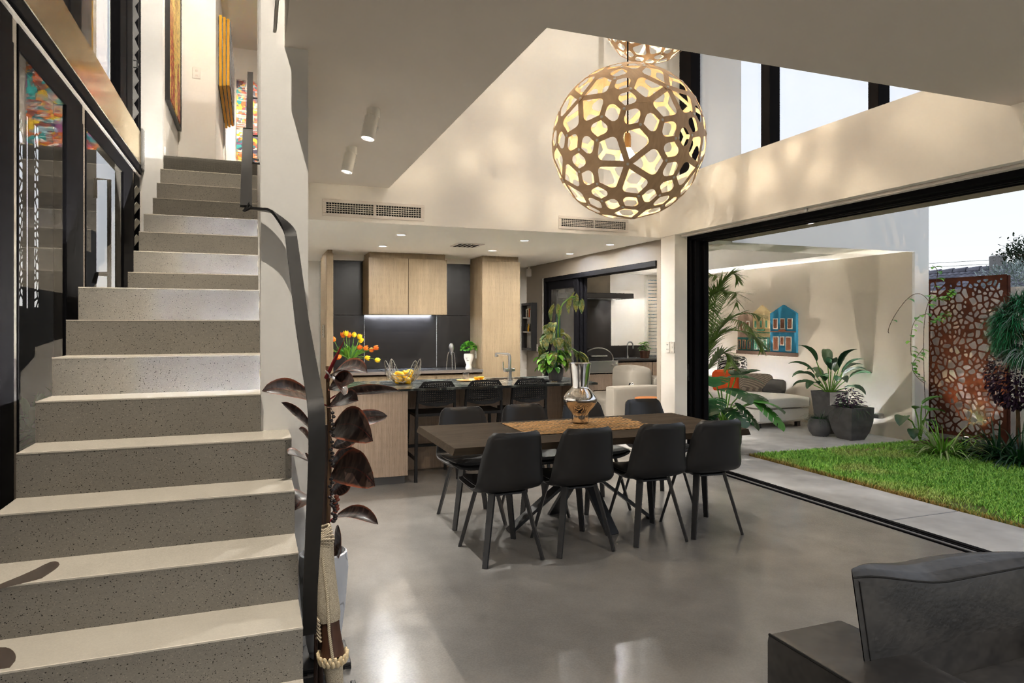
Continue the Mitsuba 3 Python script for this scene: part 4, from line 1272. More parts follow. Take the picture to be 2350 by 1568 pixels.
bd = tag(put('serving_board', MB().lathe([(0.001, 0), (0.15, 0), (0.17, 0.008), (0.168, 0.014), (0.145, 0.011), (0.001, 0.010)], (2.26, 7.24, IZ), 40, 1.0, 0.8), 'mat_board', 40), 'round pale wooden serving board on the island', 'serving board')
tg_ = thing('glass_tumbler', 'clear glass tumbler on the wooden board', 'glass')
part(tg_, 'bowl', MB().lathe([(0.001, 0.002), (0.033, 0.002), (0.038, 0.09), (0.0355, 0.09), (0.031, 0.012), (0.001, 0.012)], (2.20, 7.25, IZ + 0.010), 24), 'mat_glass', 40)
for k, (x, y) in enumerate(((2.31, 7.20), (2.37, 7.23))):
    h = thing('lemon_half', ('left' if k == 0 else 'right') + ' cut lemon half lying on the wooden board', 'lemon half', 'cut lemon halves')
    part(h, 'rind', MB().lathe([(0.001, 0.0), (0.02, 0.004), (0.032, 0.018), (0.034, 0.032)], (x, y, IZ + 0.010), 18), 'mat_lemon', True)
    part(h, 'flesh', MB().lathe([(0.033, 0.0325), (0.028, 0.034), (0.001, 0.034)][::-1][::-1], (x, y, IZ + 0.010), 18), 'mat_lemoncut', True)
ky = thing('key_ring', 'bunch of dark keys on the island beside the potted begonia', 'keys')
part(ky, 'ring', MB().tube([(3.02 + 0.018 * math.cos(a), 6.78 + 0.018 * math.sin(a), IZ + 0.006) for a in np.linspace(0, 2 * math.pi, 16)], 0.002, 6), 'mat_steel', 40)
part(ky, 'fob', MB().ball((2.975, 6.80, IZ + 0.014), 0.03, 2, (1, 0.7, 0.45)), 'mat_black', True)
part(ky, 'key', MB().box(3.02, 3.09, 6.765, 6.778, IZ + 0.001, IZ + 0.005).lathe([(0.001, 0), (0.013, 0), (0.013, 0.004), (0.001, 0.004)], (3.03, 6.772, IZ + 0.001), 14), 'mat_brass')
part(ky, 'key', MB().box(3.0, 3.05, 6.81, 6.823, IZ + 0.001, IZ + 0.006).ball((3.06, 6.816, IZ + 0.01), 0.018, 1, (1, 1, 0.5)), 'mat_black')


# potted begonia on the island
bg = thing('potted_begonia', 'tall straggling spotted begonia in a dark grey pot on the island', 'potted plant')
gx, gy = 3.14, 6.92
part(bg, 'pot', MB().lathe([(0.001, 0), (0.062, 0), (0.075, 0.02), (0.088, 0.09), (0.091, 0.142), (0.086, 0.142), (0.082, 0.12), (0.001, 0.12)], (gx, gy, IZ), 32), 'mat_pot', 40)
part(bg, 'soil', MB().lathe([(0.083, 0.121), (0.001, 0.124)], (gx, gy, IZ), 20), 'mat_soil', True)
part(bg, 'stake', MB().tube([(gx + 0.01, gy, IZ + 0.10), (gx + 0.012, gy, IZ + 0.74)], 0.006, 6).tube([(gx + 0.055, gy, IZ + 0.10), (gx + 0.05, gy, IZ + 0.72)], 0.006, 6), 'mat_tealhouse', 40)
main = [(gx + 0.02, gy, IZ + 0.12), (gx + 0.04, gy, IZ + 0.3), (gx + 0.03, gy, IZ + 0.55), (gx + 0.05, gy, IZ + 0.78), (gx + 0.09, gy, IZ + 0.86), (gx + 0.18, gy, IZ + 0.93), (gx + 0.24, gy, IZ + 0.94)]
part(bg, 'stem', MB().tube(main, 0.007, 7), 'mat_stemgreen', 40)
rb = np.random.default_rng(11)
BL = []
for z, spread, cnt, L in ((0.60, 0.05, 5, 0.11), (0.52, 0.06, 6, 0.16), (0.44, 0.07, 6, 0.15), (0.32, 0.07, 6, 0.16), (0.26, 0.06, 5, 0.14)):
    for i in range(cnt):
        a = rb.uniform(-math.pi, math.pi)
        BL.append(((gx - 0.01 + spread * math.cos(a), gy + spread * math.sin(a), IZ + z + rb.uniform(-.03, .05)), (math.cos(a), math.sin(a), 0.1), L, 0.075, 3.2))
for bx0, bz0, dx, L in ((0.26, 0.98, 0.1, 0.18), (0.24, 1.0, -0.25, 0.2), (0.20, 0.95, -0.1, 0.16), (0.0, 0.84, -0.4, 0.15), (0.03, 0.86, 0.2, 0.16), (-0.02, 0.86, -0.1, 0.17), (0.33, 0.92, 0.1, 0.15)):
    BL.append(((gx + bx0, gy, IZ + bz0), (dx, 0.3, -0.8), L, 0.05, 1.0))
for x_, z_, L in ((0.14, 0.36, 0.15), (0.20, 0.30, 0.20), (0.24, 0.32, 0.22), (0.17, 0.34, 0.2)):
    BL.append(((gx + x_, gy - 0.02, IZ + z_), (0.3, -0.2, 0.1), L, 0.06, 3.4))
for b, d_, L, w_, dr_ in BL:
    part(bg, 'leaf', leaf(b, d_, L * 1.3 * rb.uniform(.85, 1.15), w_ * 1.35, dr_, 0.35, n=6, m=4, wave=0.15), 'mat_bego', True)
for i in range(64):
    a = rb.uniform(-math.pi, math.pi); r = rb.uniform(0.02, 0.16)
    b = (gx - 0.03 + r * math.cos(a), gy + r * 0.8 * math.sin(a), IZ + 0.13 + rb.uniform(0, 0.20))
    part(bg, 'leaf', leaf(b, (math.cos(a), math.sin(a), 0.5), rb.uniform(.08, .13), rb.uniform(.05, .075), 1.8, 0.25, n=5, m=2), 'mat_leafbright' if i % 3 else 'mat_leafmid', True)

# ---------------------------------------------------------------- back run: bench, cabinets, splashback
bk = thing('back_bench', 'kitchen back bench with a stainless top edge under the black splashback', 'kitchen bench')
part(bk, 'cabinet', MB().box(0.98, 3.01, 9.14, 9.70, 0.1, 0.86, 0.002), 'mat_oak')
part(bk, 'kick_plate', MB().box(0.99, 3.01, 9.20, 9.70, 0, 0.1), 'mat_darkhole')
part(bk, 'benchtop', MB().box(0.98, 3.015, 9.10, 9.715, 0.885, 0.925, 0.003), 'mat_steel')
part(bk, 'hob', MB().box(1.62, 2.38, 9.20, 9.62, 0.925, 0.931, 0.002), 'mat_black')
part(bk, 'drawer', MB().box(0.985, 1.66, 9.125, 9.14, 0.60, 0.85, 0.002), 'mat_oak')
part(bk, 'drawer', MB().box(1.665, 2.34, 9.125, 9.14, 0.60, 0.85, 0.002), 'mat_oak')
part(bk, 'drawer', MB().box(2.345, 3.01, 9.125, 9.14, 0.60, 0.85, 0.002), 'mat_oak')
sb = thing('splashback', 'matt black splashback panels covering the kitchen wall', 'splashback')
part(sb, 'backing', MB().box(0.95, 3.03, 9.765, 10.88, 0, ZK - 0.002), 'mat_grey')
for x0, x1, z0, z1 in ((0.978, 1.452, 1.69, 2.45), (0.978, 1.452, 0.93, 1.686), (1.458, 2.50, 0.93, 1.75), (2.506, 3.018, 0.93, 1.686), (2.506, 3.018, 1.69, 2.45), (1.458, 2.50, 1.754, 2.45)):
    part(sb, 'panel', MB().box(x0, x1, 9.735, 9.76, z0, z1, 0.0015), 'mat_splash')
for x in (1.455, 2.503):
    part(sb, 'joint_strip', MB().box(x - 0.004, x + 0.004, 9.733, 9.76, 0.93, 1.70), 'mat_alu')
part(sb, 'head_filler', MB().box(0.978, 3.018, 9.74, 9.765, 2.455, ZK - 0.001), 'mat_paint', label='pale plaster above the black panels')
oc = thing('overhead_cabinet', 'two door pale oak cabinet on the black splashback with a light strip below', 'cabinet')
part(oc, 'carcass', MB().box(1.435, 2.52, 9.235, 9.733, 1.695, 2.455, 0.002), 'mat_oak')
part(oc, 'door', MB().box(1.437, 1.972, 9.212, 9.233, 1.692, 2.458, 0.0015), 'mat_oak')
part(oc, 'door', MB().box(1.978, 2.518, 9.212, 9.233, 1.692, 2.458, 0.0015), 'mat_oak')
part(oc, 'shadow_filler', MB().box(1.455, 2.50, 9.25, 9.733, 2.459, ZK - 0.001), 'mat_oak')
scene[oc + '__light_strip'] = glow(([(1.47, 9.69, 1.691), (2.42, 9.69, 1.691), (2.42, 9.715, 1.691), (1.47, 9.715, 1.691)], [[0, 2, 1], [0, 3, 2]]), (0.80, 0.88, 1.0), 260.0, sw=1.5)
labels[oc + '__light_strip'] = {'label': 'cool white light strip under the cabinet'}
pc = thing('tall_pantry', 'floor to ceiling pale oak column cabinet right of the black splashback', 'tall cabinet')
part(pc, 'carcass', MB().box(3.02, 3.60, 9.19, 9.78, 0.08, 2.455, 0.002), 'mat_oak')
part(pc, 'door', MB().box(3.022, 3.598, 9.168, 9.189, 0.08, 2.458, 0.0015), 'mat_oak')
part(pc, 'shadow_filler', MB().box(3.04, 3.585, 9.21, 9.78, 2.459, ZK - 0.001), 'mat_oak')
part(pc, 'kick_plate', MB().box(3.04, 3.58, 9.24, 9.76, 0, 0.08), 'mat_darkhole')
tpn = thing('oak_divider', 'narrow floor to ceiling oak divider left of the splashback', 'divider')
part(tpn, 'board', MB().box(0.882, 0.97, 9.16, 9.98, 0.0, 2.49, 0.002), 'mat_oak')
part(tpn, 'shadow_filler', MB().box(0.90, 0.96, 9.18, 9.96, 2.491, ZK - 0.001), 'mat_oak')
rc = thing('remote_control', 'small white remote with dark buttons in a holder on the oak panel', 'remote control')
part(rc, 'case', MB().box(0.862, 0.881, 9.40, 9.47, 1.38, 1.55, 0.004), 'mat_whiteplastic')
for k in range(4):
    part(rc, 'button', MB().box(0.858, 0.863, 9.415, 9.455, 1.41 + 0.034 * k, 1.43 + 0.034 * k, 0.002), 'mat_black')


def plate(key, o, w_, h_, normal, label, cat, group=None, n_sw=1, kind='switch'):
    """wall plate: o centre, normal '-x' or '-y'"""
    t = thing(key, label, cat, group)
    R = Rz(-math.pi / 2) if normal == '-x' else np.eye(3)
    part(t, 'plate', MB().box(-w_ / 2, w_ / 2, -0.009, 0.0, -h_ / 2, h_ / 2, 0.003).moved(M4(R, o)), 'mat_whiteplastic')
    for k in range(n_sw):
        z = (k - (n_sw - 1) / 2) * h_ * 0.42
        if kind == 'switch':
            part(t, 'rocker', MB().box(-w_ * 0.16, w_ * 0.16, -0.014, -0.009, z - 0.011, z + 0.011, 0.002).moved(M4(R, o)), 'mat_grillewhite')
        else:
            part(t, 'socket', MB().box(-w_ * 0.2, -w_ * 0.1, -0.0095, -0.0088, z - 0.004, z + 0.006).box(w_ * 0.1, w_ * 0.2, -0.0095, -0.0088, z - 0.004, z + 0.006).box(-w_ * 0.05, w_ * 0.05, -0.0095, -0.0088, z - 0.014, z - 0.008).moved(M4(R, o)), 'mat_darkhole')
    return t


plate('wall_switch', (0.80, 10.9, 1.18), 0.075, 0.12, '-y', 'white switch plate on the cream wall beside the oak panel', 'switch')
plate('power_outlet', (3.018, 9.45, 1.12), 0.07, 0.115, '-x', 'white outlet on the side of the oak column above the back bench', 'outlet', kind='s')
plate('power_outlet', (4.298, 6.455, 1.305), 0.075, 0.125, '-x', 'left of two white wall plates on the pale post, with sockets', 'outlet', n_sw=2, kind='s')
plate('wall_switch', (4.298, 6.37, 1.305), 0.075, 0.125, '-x', 'right of two white wall plates on the pale post, with rockers', 'switch', n_sw=3)
plate('wall_switch', (4.398, 10.42, 1.17), 0.06, 0.12, '-x', 'slim switch plate on the taupe wall left of the black glass doors', 'switch')

# citrus squeezer, face planter, tulips
cs = thing('citrus_squeezer', 'tall three legged silver citrus squeezer on the back bench', 'citrus squeezer')
qx, qy, qz = 2.62, 9.35, 0.925
for a in (0.4, 2.5, 4.6):
    part(cs, 'leg', MB().tube([(qx + 0.075 * math.cos(a), qy + 0.075 * math.sin(a), qz), (qx + 0.062 * math.cos(a), qy + 0.062 * math.sin(a), qz + 0.16), (qx + 0.045 * math.cos(a), qy + 0.045 * math.sin(a), qz + 0.235), (qx + 0.01 * math.cos(a), qy + 0.01 * math.sin(a), qz + 0.25)], 0.006, 7), 'mat_steel', 40)
part(cs, 'head', MB().lathe([(0.001, 0.19), (0.012, 0.21), (0.034, 0.27), (0.040, 0.30), (0.032, 0.34), (0.015, 0.365), (0.001, 0.37)], (qx, qy, qz), 20), 'mat_steel', 40)
fp = thing('face_planter', 'white face shaped planter with a round green plant on the back bench', 'potted plant')
fx, fy = 2.90, 9.42
part(fp, 'pot', MB().lathe([(0.001, 0), (0.045, 0), (0.048, 0.01), (0.036, 0.05), (0.055, 0.10), (0.072, 0.15), (0.070, 0.195), (0.064, 0.21), (0.058, 0.205), (0.001, 0.19)], (fx, fy, 0.925), 28), 'mat_whiteplastic', 40)
fc_ = MB()
for sx in (-1, 1):
    fc_.tube([(fx - 0.03 + sx * 0.02 + 0.012 * math.cos(a), fy - 0.069 + abs(sx * 0.0), 0.925 + 0.155 - 0.006 * math.sin(a)) for a in np.linspace(0, math.pi, 7)], 0.003, 5)
fc_.tube([(fx - 0.03 + 0.014 * math.cos(a), fy - 0.064, 0.925 + 0.118 - 0.005 * math.sin(a)) for a in np.linspace(0, math.pi, 7)], 0.003, 5)
part(fp, 'painted_face', fc_, 'mat_black')
rb = np.random.default_rng(3)
for i in range(150):
    d_ = rb.normal(size=3); d_ /= np.linalg.norm(d_); d_[2] = abs(d_[2]) * 1.0 - 0.15
    o = np.array([fx, fy, 0.925 + 0.28]) + d_ * np.array([0.075, 0.075, 0.075])
    part(fp, 'leaf', leaf(o, d_ + np.array([0, 0, 0.2]), 0.06, 0.042, 0.8, 0.2, n=4, m=2), 'mat_leafmid' if i % 3 else 'mat_leafbright', True)
tv = thing('flower_vase', 'clear glass vase holding the tulips at the left end of the back bench', 'vase')
vx, vy = 1.20, 9.35
part(tv, 'bowl', MB().lathe([(0.001, 0.002), (0.055, 0.002), (0.060, 0.19), (0.0565, 0.19), (0.052, 0.012), (0.001, 0.012)], (vx, vy, 0.925), 28), 'mat_glass', 40)
TU = [(-.20, .34, 'r'), (-.25, .26, 'y'), (-.05, .44, 'y'), (-.01, .41, 'r'), (-.08, .41, 'r'), (.05, .42, 'y'), (.12, .38, 'y'), (.14, .31, 'y'), (.10, .20, 'r'), (.18, .19, 'r'), (.26, .16, 'r'), (.31, .20, 'r'), (.20, .03, 'y'), (.34, -.02, 'y'), (-.12, .06, 'r'), (-.22, .15, 'r')]
for k, (dx, dz, col) in enumerate(TU):
    hz = 0.925 + 0.17 + dz * 0.70
    dy = -0.05 + 0.03 * math.sin(k * 2.1)
    t = thing('tulip', ('orange red' if col == 'r' else 'yellow') + ' tulip ' + ['high at the left', 'drooping far left', 'topmost', 'at the top beside the yellow one', 'upper left', 'upper middle', 'upper right', 'right of middle', 'low in the middle', 'middle right', 'right with open petals', 'at the far right', 'hanging low in the middle', 'lowest at the right', 'low at the left', 'left beside the panel'][k] + ' of the bunch', 'tulip', 'tulips in the glass vase')
    p0, p1 = np.array([vx + dx * 0.05, vy + dy * 0.2, 0.94]), np.array([vx + dx, vy + dy, hz])
    pts = [p0, np.array([vx + dx * 0.12, vy + dy * .3, 1.10]), p0 * 0.25 + p1 * 0.75 + np.array([0, 0, 0.06 if dz < .25 else 0.0]), p1]
    part(t, 'stem', MB().tube(pts, 0.0042, 6), 'mat_stemgreen', 40)
    dd = pts[3] - pts[2]; dd = dd / np.linalg.norm(dd)
    a_, b_ = ortho(dd)
    fm = np.stack([a_, b_, dd], 1)
    fl_ = MB()
    opn = 0.75 + 0.5 * ((k * 7) % 5) / 4
    for pe in range(6):
        aa = pe * math.pi / 3; rr = 1.0 if pe % 2 else 0.9
        def petal(u, v, aa=aa, rr=rr):
            w = np.sin(np.pi * np.clip(u, 0.02, 0.985) ** 0.8) ** 0.6 * 0.62
            an = aa + (2 * v - 1) * w
            r = rr * (0.004 + 0.030 * np.sin(np.pi * np.clip(0.12 + u * 0.72 / opn * 0.9, 0, 1)) ** 0.8)
            return np.stack([r * np.cos(an), r * np.sin(an), 0.074 * u - 0.003], -1)
        fl_.grid(petal, 8, 5)
    fl_ = fl_.moved(M4(fm, p1))
    part(t, 'flower', fl_, 'mat_tulip' if col == 'r' else 'mat_yellowpetal', True)
    for _ in range(3):
        ang = rb.uniform(0, 6.28)
        part(t, 'leaf', leaf((vx + dx * 0.2, vy + dy * 0.3, 1.10), (dx * 1.5 + 0.4 * math.cos(ang), 0.4 * math.sin(ang), 0.9), rb.uniform(.16, .24), 0.032, 0.7, 0.3, n=6, m=2), 'mat_leafbright' if _ else 'mat_leafmid', True)

# framed wall shelf on the taupe wall
ws = thing('wall_shelf', 'black framed wall niche with white shelves of books and bottles behind the oak column', 'wall shelf')
part(ws, 'frame', MB().box(4.30, 4.398, 10.44, 10.48, 1.12, 1.92, 0.003).box(4.30, 4.398, 10.86, 10.895, 1.12, 1.92, 0.003).box(4.30, 4.398, 10.48, 10.86, 1.12, 1.16, 0.003).box(4.30, 4.398, 10.48, 10.86, 1.88, 1.92, 0.003), 'mat_black')
part(ws, 'back', MB().box(4.388, 4.396, 10.48, 10.86, 1.16, 1.88), 'mat_paint')
for z in (1.42, 1.66):
    part(ws, 'shelf', MB().box(4.31, 4.388, 10.481, 10.859, z, z + 0.018), 'mat_whiteplastic')
for k in range(5):
    b = tag(put('book', MB().box(4.318, 4.385, 10.52 + 0.045 * k, 10.556 + 0.045 * k, 1.679, 1.80 + 0.02 * (k % 3), 0.002), ('mat_fabric', 'mat_orange', 'mat_creamhouse', 'mat_brownleather', 'mat_whiteplastic')[k]), f'upright book on the upper shelf of the black framed niche, {("first", "second", "third", "fourth", "fifth")[k]} from the right', 'book', 'books in the wall niche')
for k in range(4):
    tag(put('bottle', MB().lathe([(0.001, 0), (0.022, 0), (0.022, 0.07), (0.009, 0.10), (0.009, 0.13), (0.001, 0.131)], (4.348, 10.53 + 0.075 * k, 1.439), 14), ('mat_teak', 'mat_black', 'mat_lemon', 'mat_darkstone')[k], 40), f'{("amber", "black", "yellow", "dark")[k]} bottle on the lower shelf of the black framed niche', 'bottle', 'bottles in the wall niche')
sn = thing('motion_sensor', 'small white security sensor high in the corner by the taupe wall', 'sensor')
part(sn, 'body', MB().box(4.27, 4.35, 10.55, 10.62, 2.36, 2.49, 0.012), 'mat_whiteplastic')
part(sn, 'bracket', MB().box(4.30, 4.33, 10.57, 10.60, 2.49, ZK), 'mat_whiteplastic')


def air_vent(x0, x1, z0, z1, label):
    t = thing('air_grille', label, 'air vent')
    y = YB
    part(t, 'frame', MB().box(x0, x1, y - 0.012, y - 0.001, z0, z0 + 0.03, 0.003).box(x0, x1, y - 0.012, y - 0.001, z1 - 0.03, z1, 0.003).box(x0, x0 + 0.035, y - 0.012, y - 0.001, z0 + .03, z1 - .03, 0.003).box(x1 - 0.035, x1, y - 0.012, y - 0.001, z0 + .03, z1 - .03, 0.003).box((x0 + x1) / 2 - 0.008, (x0 + x1) / 2 + 0.008, y - 0.012, y - 0.001, z0 + .03, z1 - .03), 'mat_grillewhite')
    part(t, 'duct_shade', MB().box(x0 + 0.03, x1 - 0.03, y - 0.003, y - 0.001, z0 + 0.02, z1 - 0.02), 'mat_darkhole')  # flat dark sheet standing in for the unlit duct
    zi0, zi1 = z0 + 0.03, z1 - 0.03
    for k in range(1, 5):
        z = zi0 + (zi1 - zi0) * k / 5
        part(t, 'blade', MB().box(x0 + 0.035, x1 - 0.035, y - 0.010, y - 0.006, z - 0.003, z + 0.003), 'mat_grillewhite')
    nb = int((x1 - x0) / 0.026)
    vb = MB()
    for k in range(1, nb):
        x = x0 + 0.035 + (x1 - x0 - 0.07) * k / nb
        vb.box(x - 0.0025, x + 0.0025, y - 0.007, y - 0.004, zi0, zi1)
    part(t, 'vertical_blades', vb, 'mat_grillewhite', kind='stuff')


air_vent(0.60, 1.575, 2.575, 2.735, 'wide white air grille high on the wall left of the pendant')
air_vent(3.03, 3.88, 2.575, 2.715, 'wide white air grille high on the wall beneath the pendant')
cv = thing('ceiling_vent', 'square white air vent in the kitchen ceiling', 'air vent')
part(cv, 'frame', MB().box(2.28, 2.62, 7.85, 8.2, ZK - 0.012, ZK - 0.001, 0.003), 'mat_grillewhite')
for k in range(5):
    part(cv, 'slot_shade', MB().box(2.31 + 0.055 * k, 2.345 + 0.055 * k, 7.88, 8.17, ZK - 0.014, ZK - 0.012), 'mat_darkhole')  # dark bars standing in for the shade inside the slots

# upstairs pictures
pt = thing('painting', 'bright abstract painting of orange, teal and yellow patches in the upper hall', 'painting')
part(pt, 'canvas', MB().box(-0.255, 1.0, 11.345, 11.385, 4.08, 5.345), 'mat_abstract')
part(pt, 'stretcher', MB().box(-0.25, 0.995, 11.386, 11.399, 4.085, 5.34), 'mat_timber')
pt = thing('painting', 'tall dotted ochre and red painting in a pale frame at the head of the stairs', 'painting')
part(pt, 'canvas', MB().box(-0.775, -0.765, 7.36, 8.37, 3.78, 5.24), 'mat_dotart')
part(pt, 'frame', MB().box(-0.799, -0.776, 7.31, 8.42, 3.73, 5.29, 0.003), 'mat_creamhouse')
part(pt, 'frame_edge', MB().box(-0.799, -0.758, 7.295, 7.31, 3.715, 5.305).box(-0.799, -0.758, 8.42, 8.435, 3.715, 5.305).box(-0.799, -0.758, 7.31, 8.42, 3.715, 3.73).box(-0.799, -0.758, 7.31, 8.42, 5.29, 5.305), 'mat_black')
pt = thing('wall_carving', 'set of three tall ochre edged panels on the hall side wall upstairs', 'wall art')
for k in range(3):
    x = -0.409 + 0.042 * k
    part(pt, 'backing', MB().box(x, x + 0.012, 9.02 + 0.04 * k, 10.9, 4.47 + 0.02 * k, 5.31), 'mat_black')
    part(pt, 'panel', MB().box(x + 0.012, x + 0.042, 9.0 + 0.04 * k, 10.92, 4.46 + 0.02 * k, 5.32), 'mat_canvasyellow')
fr_ = MB()
for k in range(14):
    fr_.box(-0.283, -0.27, 9.12 + 0.13 * k, 9.19 + 0.13 * k, 4.5, 5.3)
part(pt, 'front_slats', fr_, 'mat_black', label='dark slats across the front panel', kind='stuff')
plate('wall_switch', (-0.61, 8.50, 4.41), 0.085, 0.13, '-y', 'white light switch on the cream hall wall at the head of the stairs', 'switch', n_sw=2)
hv = thing('hall_ceiling_vent', 'dark return air grille in the upper hall ceiling', 'air vent')
part(hv, 'grille', MB().box(0.02, 0.5, 8.2, 9.3, ZT - 0.012, ZT - 0.001), 'mat_midgrey')
part(hv, 'frame', MB().box(-0.02, 0.02, 8.16, 9.34, ZT - 0.016, ZT - 0.001, 0.003), 'mat_grillewhite')
dtr = struct_root('door_4', 'white door frame along the upper hall')
part(dtr, 'architrave', MB().box(-0.41, -0.39, 10.55, 10.65, ZU, 4.44, 0.003).box(-0.41, -0.39, 11.25, 11.35, ZU, 5.25, 0.003), 'mat_whitepaint')
# ---------------------------------------------------------------- outdoors
def at(u, v, Y):
    """the point of the plane y = Y that the eye sees at (u, v) of the photograph's frame: for taking positions off the photograph"""
    a, s, c = (u - 1175.0) / FPX, math.sin(YAW), math.cos(YAW)
    d = np.array([s + a * c, c - a * s, (746.0 - v) / FPX])
    return np.array([0, 0, EYE]) + d * Y / d[1]


# lawn: blades standing on a bare base
LX0, LX1, LY0, LY1 = 5.5, 8.75, -3.4, 6.6
lw = tag(numbered('lawn'), 'patchy green lawn beside the concrete paving strip', 'lawn', kind='stuff')
scene[lw + '__soil'] = mikit.ply(MB().box(LX0 + 0.003, 8.195, LY0, LY1, -0.12, -0.012).box(8.195, LX1 - .002, LY0, 6.47, -0.12, -0.012).get(), 'mat_lawnbase')
rg = np.random.default_rng(5)
N = 100000
gx_, gy_ = LX0 + (8.45 - LX0) * rg.random(N), 1.5 + (LY1 - 1.5) * rg.random(N)
dens = meshkit.fbm(np.stack([gx_ * 1.5, gy_ * 1.5, gx_ * 0], 1), 4, 3)
bare = np.exp(-(((gx_ - 5.72) / 0.16) ** 2 + ((gy_ - 4.05) / 0.35) ** 2)) + np.exp(-(((gx_ - 5.6) / 0.10) ** 2 + ((gy_ - 3.4) / 0.5) ** 2)) * 0.8 + np.exp(-(((gx_ - 7.2) / 0.7) ** 2 + ((gy_ - 6.35) / 0.14) ** 2)) * 0.9
keep = rg.random(N) < np.clip((dens - 0.18) * 4.0, 0.25, 1) * (1 - np.clip(bare, 0, 0.93))
keep &= ~((gx_ > 8.18) & (gy_ > 6.45)); gx_, gy_ = gx_[keep], gy_[keep]; N = len(gx_)
ang, h, lean = rg.uniform(0, 2 * np.pi, N), rg.uniform(0.02, 0.052, N), rg.uniform(0.1, 0.9, N)
px, py = np.cos(ang), np.sin(ang)
w_ = rg.uniform(0.003, 0.007, N)
base = np.stack([gx_, gy_, np.full(N, -0.014)], 1)
sd = np.stack([-py, px, 0 * px], 1) * w_[:, None]
mid = base + np.stack([px * lean * h * 0.4, py * lean * h * 0.4, h * 0.6], 1)
tip = base + np.stack([px * lean * h * 1.2, py * lean * h * 1.2, h], 1)
V = np.stack([base - sd, base + sd, mid - sd * .8, mid + sd * .8, tip], 1).reshape(-1, 3)
k5 = np.arange(N)[:, None] * 5
scene[lw + '__blades'] = mikit.ply((V, np.vstack([k5 + [0, 1, 3], k5 + [0, 3, 2], k5 + [2, 3, 4]])), 'mat_grass')
tag(put('garden_bed', MB().box(8.02, 8.748, 2.0, 6.47, -0.012, 0.03), 'mat_soil'), None, None, kind='structure')
labels['garden_bed'] = {'label': 'strip of dark garden soil below the rusted screen', 'kind': 'structure'}

# rusted laser-cut screen
sc = thing('garden_screen', 'tall rusted steel screen with laser cut pebble shaped openings', 'screen')
SW, SH = 1.08, 2.07
hs = voronoi_holes(SW, SH, 400, np.random.default_rng(21), gap=0.019, margin=0.032, smooth=0.013, relax=0)
b = MB().poly(sbox(0, 0, SW, SH).difference(unary_union(hs)), 0.006, np.array([[0, 0, -1, 8.606], [-1, 0, 0, 6.72], [0, 1, 0, 0.10], [0, 0, 0, 1.0]]))
part(sc, 'sheet', b, 'mat_rust')
for y in (5.645, 6.70):
    part(sc, 'post', MB().box(8.607, 8.645, y - 0.02, y + 0.02, -0.0, 2.16), 'mat_rust')
gl = thing('garden_uplight', 'small garden spotlight glowing at the foot of the rusted screen', 'garden light')
part(gl, 'body', MB().lathe([(0.001, 0), (0.035, 0), (0.035, 0.10), (0.03, 0.11)], (8.40, 6.0, 0.03), 18), 'mat_blackmetal', 40)
scene[gl + '__lens'] = glow(disc((8.40, 6.0, 0.138), 0.028, 1), (1, .75, .45), 20.0)
spot('screen_light', (8.47, 6.02, 0.17), (8.62, 6.03, 0.75), 9.0, 48, 10, (1.0, 0.66, 0.34), sw=0.8)

# lights along the boundary wall
for k, (x, y, z, wtx, pw) in enumerate(((8.13, 7.30, 0.12, 'behind the tall planters', 14.0), (8.07, 9.15, 0.42, 'behind the white daybed', 19.0), (8.06, 10.9, 0.3, 'out of view at the far end of the boundary wall', 17.0))):  # the last is out of view, placed to light the far wall
    t = thing('wall_uplight', f'small uplight {wtx}, washing the cream boundary wall', 'uplight')
    zb = -0.002 if k != 1 else z - 0.1
    part(t, 'body', MB().lathe([(0.001, 0), (0.04, 0), (0.04, 0.06), (0.034, 0.07)], (x, y, z - 0.1), 18), 'mat_blackmetal', 40)
    part(t, 'stem', MB().tube([(x, y, -0.002), (x, y, z - 0.09)], 0.012, 8), 'mat_blackmetal', 40)
    spot(f'wall_wash_{k}', (x, y, z), (x + 0.05, y - 0.02, z + 0.8), pw, 74, 30, WARM, sw=1.2)
wf = thing('wall_spigot_light', 'small twin grey outlet box low on the boundary wall', 'outlet')
part(wf, 'box', MB().box(8.10, 8.198, 7.03, 7.14, 0.245, 0.315, 0.006), 'mat_alu')
part(wf, 'cap', MB().lathe([(0.001, 0), (0.022, 0), (0.022, 0.03), (0.001, 0.03)], (0, 0, 0), 14).moved(M4(Ry(-math.pi / 2), (8.10, 7.055, 0.285))), 'mat_midgrey', 40)
part(wf, 'cap', MB().lathe([(0.001, 0), (0.022, 0), (0.022, 0.03), (0.001, 0.03)], (0, 0, 0), 14).moved(M4(Ry(-math.pi / 2), (8.10, 7.115, 0.285))), 'mat_midgrey', 40)


# planters by the wall
def clump(t, o, n, L, w, droop, mats, rng, spread=0.9, r0=0.03, name='foliage', seg=4):
    """a grass-like clump in as many meshes as there are materials"""
    bs = [MB() for _ in mats]
    for i in range(n):
        a = rng.uniform(0, 6.283); s = rng.uniform(0.1, spread); r = r0 * math.sqrt(rng.random())
        d = np.array([math.cos(a) * s, math.sin(a) * s, 1.0])
        v, f = blade(np.asarray(o) + [r * math.cos(a), r * math.sin(a), 0], d, L * rng.uniform(.6, 1.1), w * rng.uniform(.7, 1.2), droop * rng.uniform(.5, 1.3), seg)
        bs[i % len(mats)].add(v, f)
    for b, m in zip(bs, mats):
        part(t, name, b, m, True, kind='stuff')


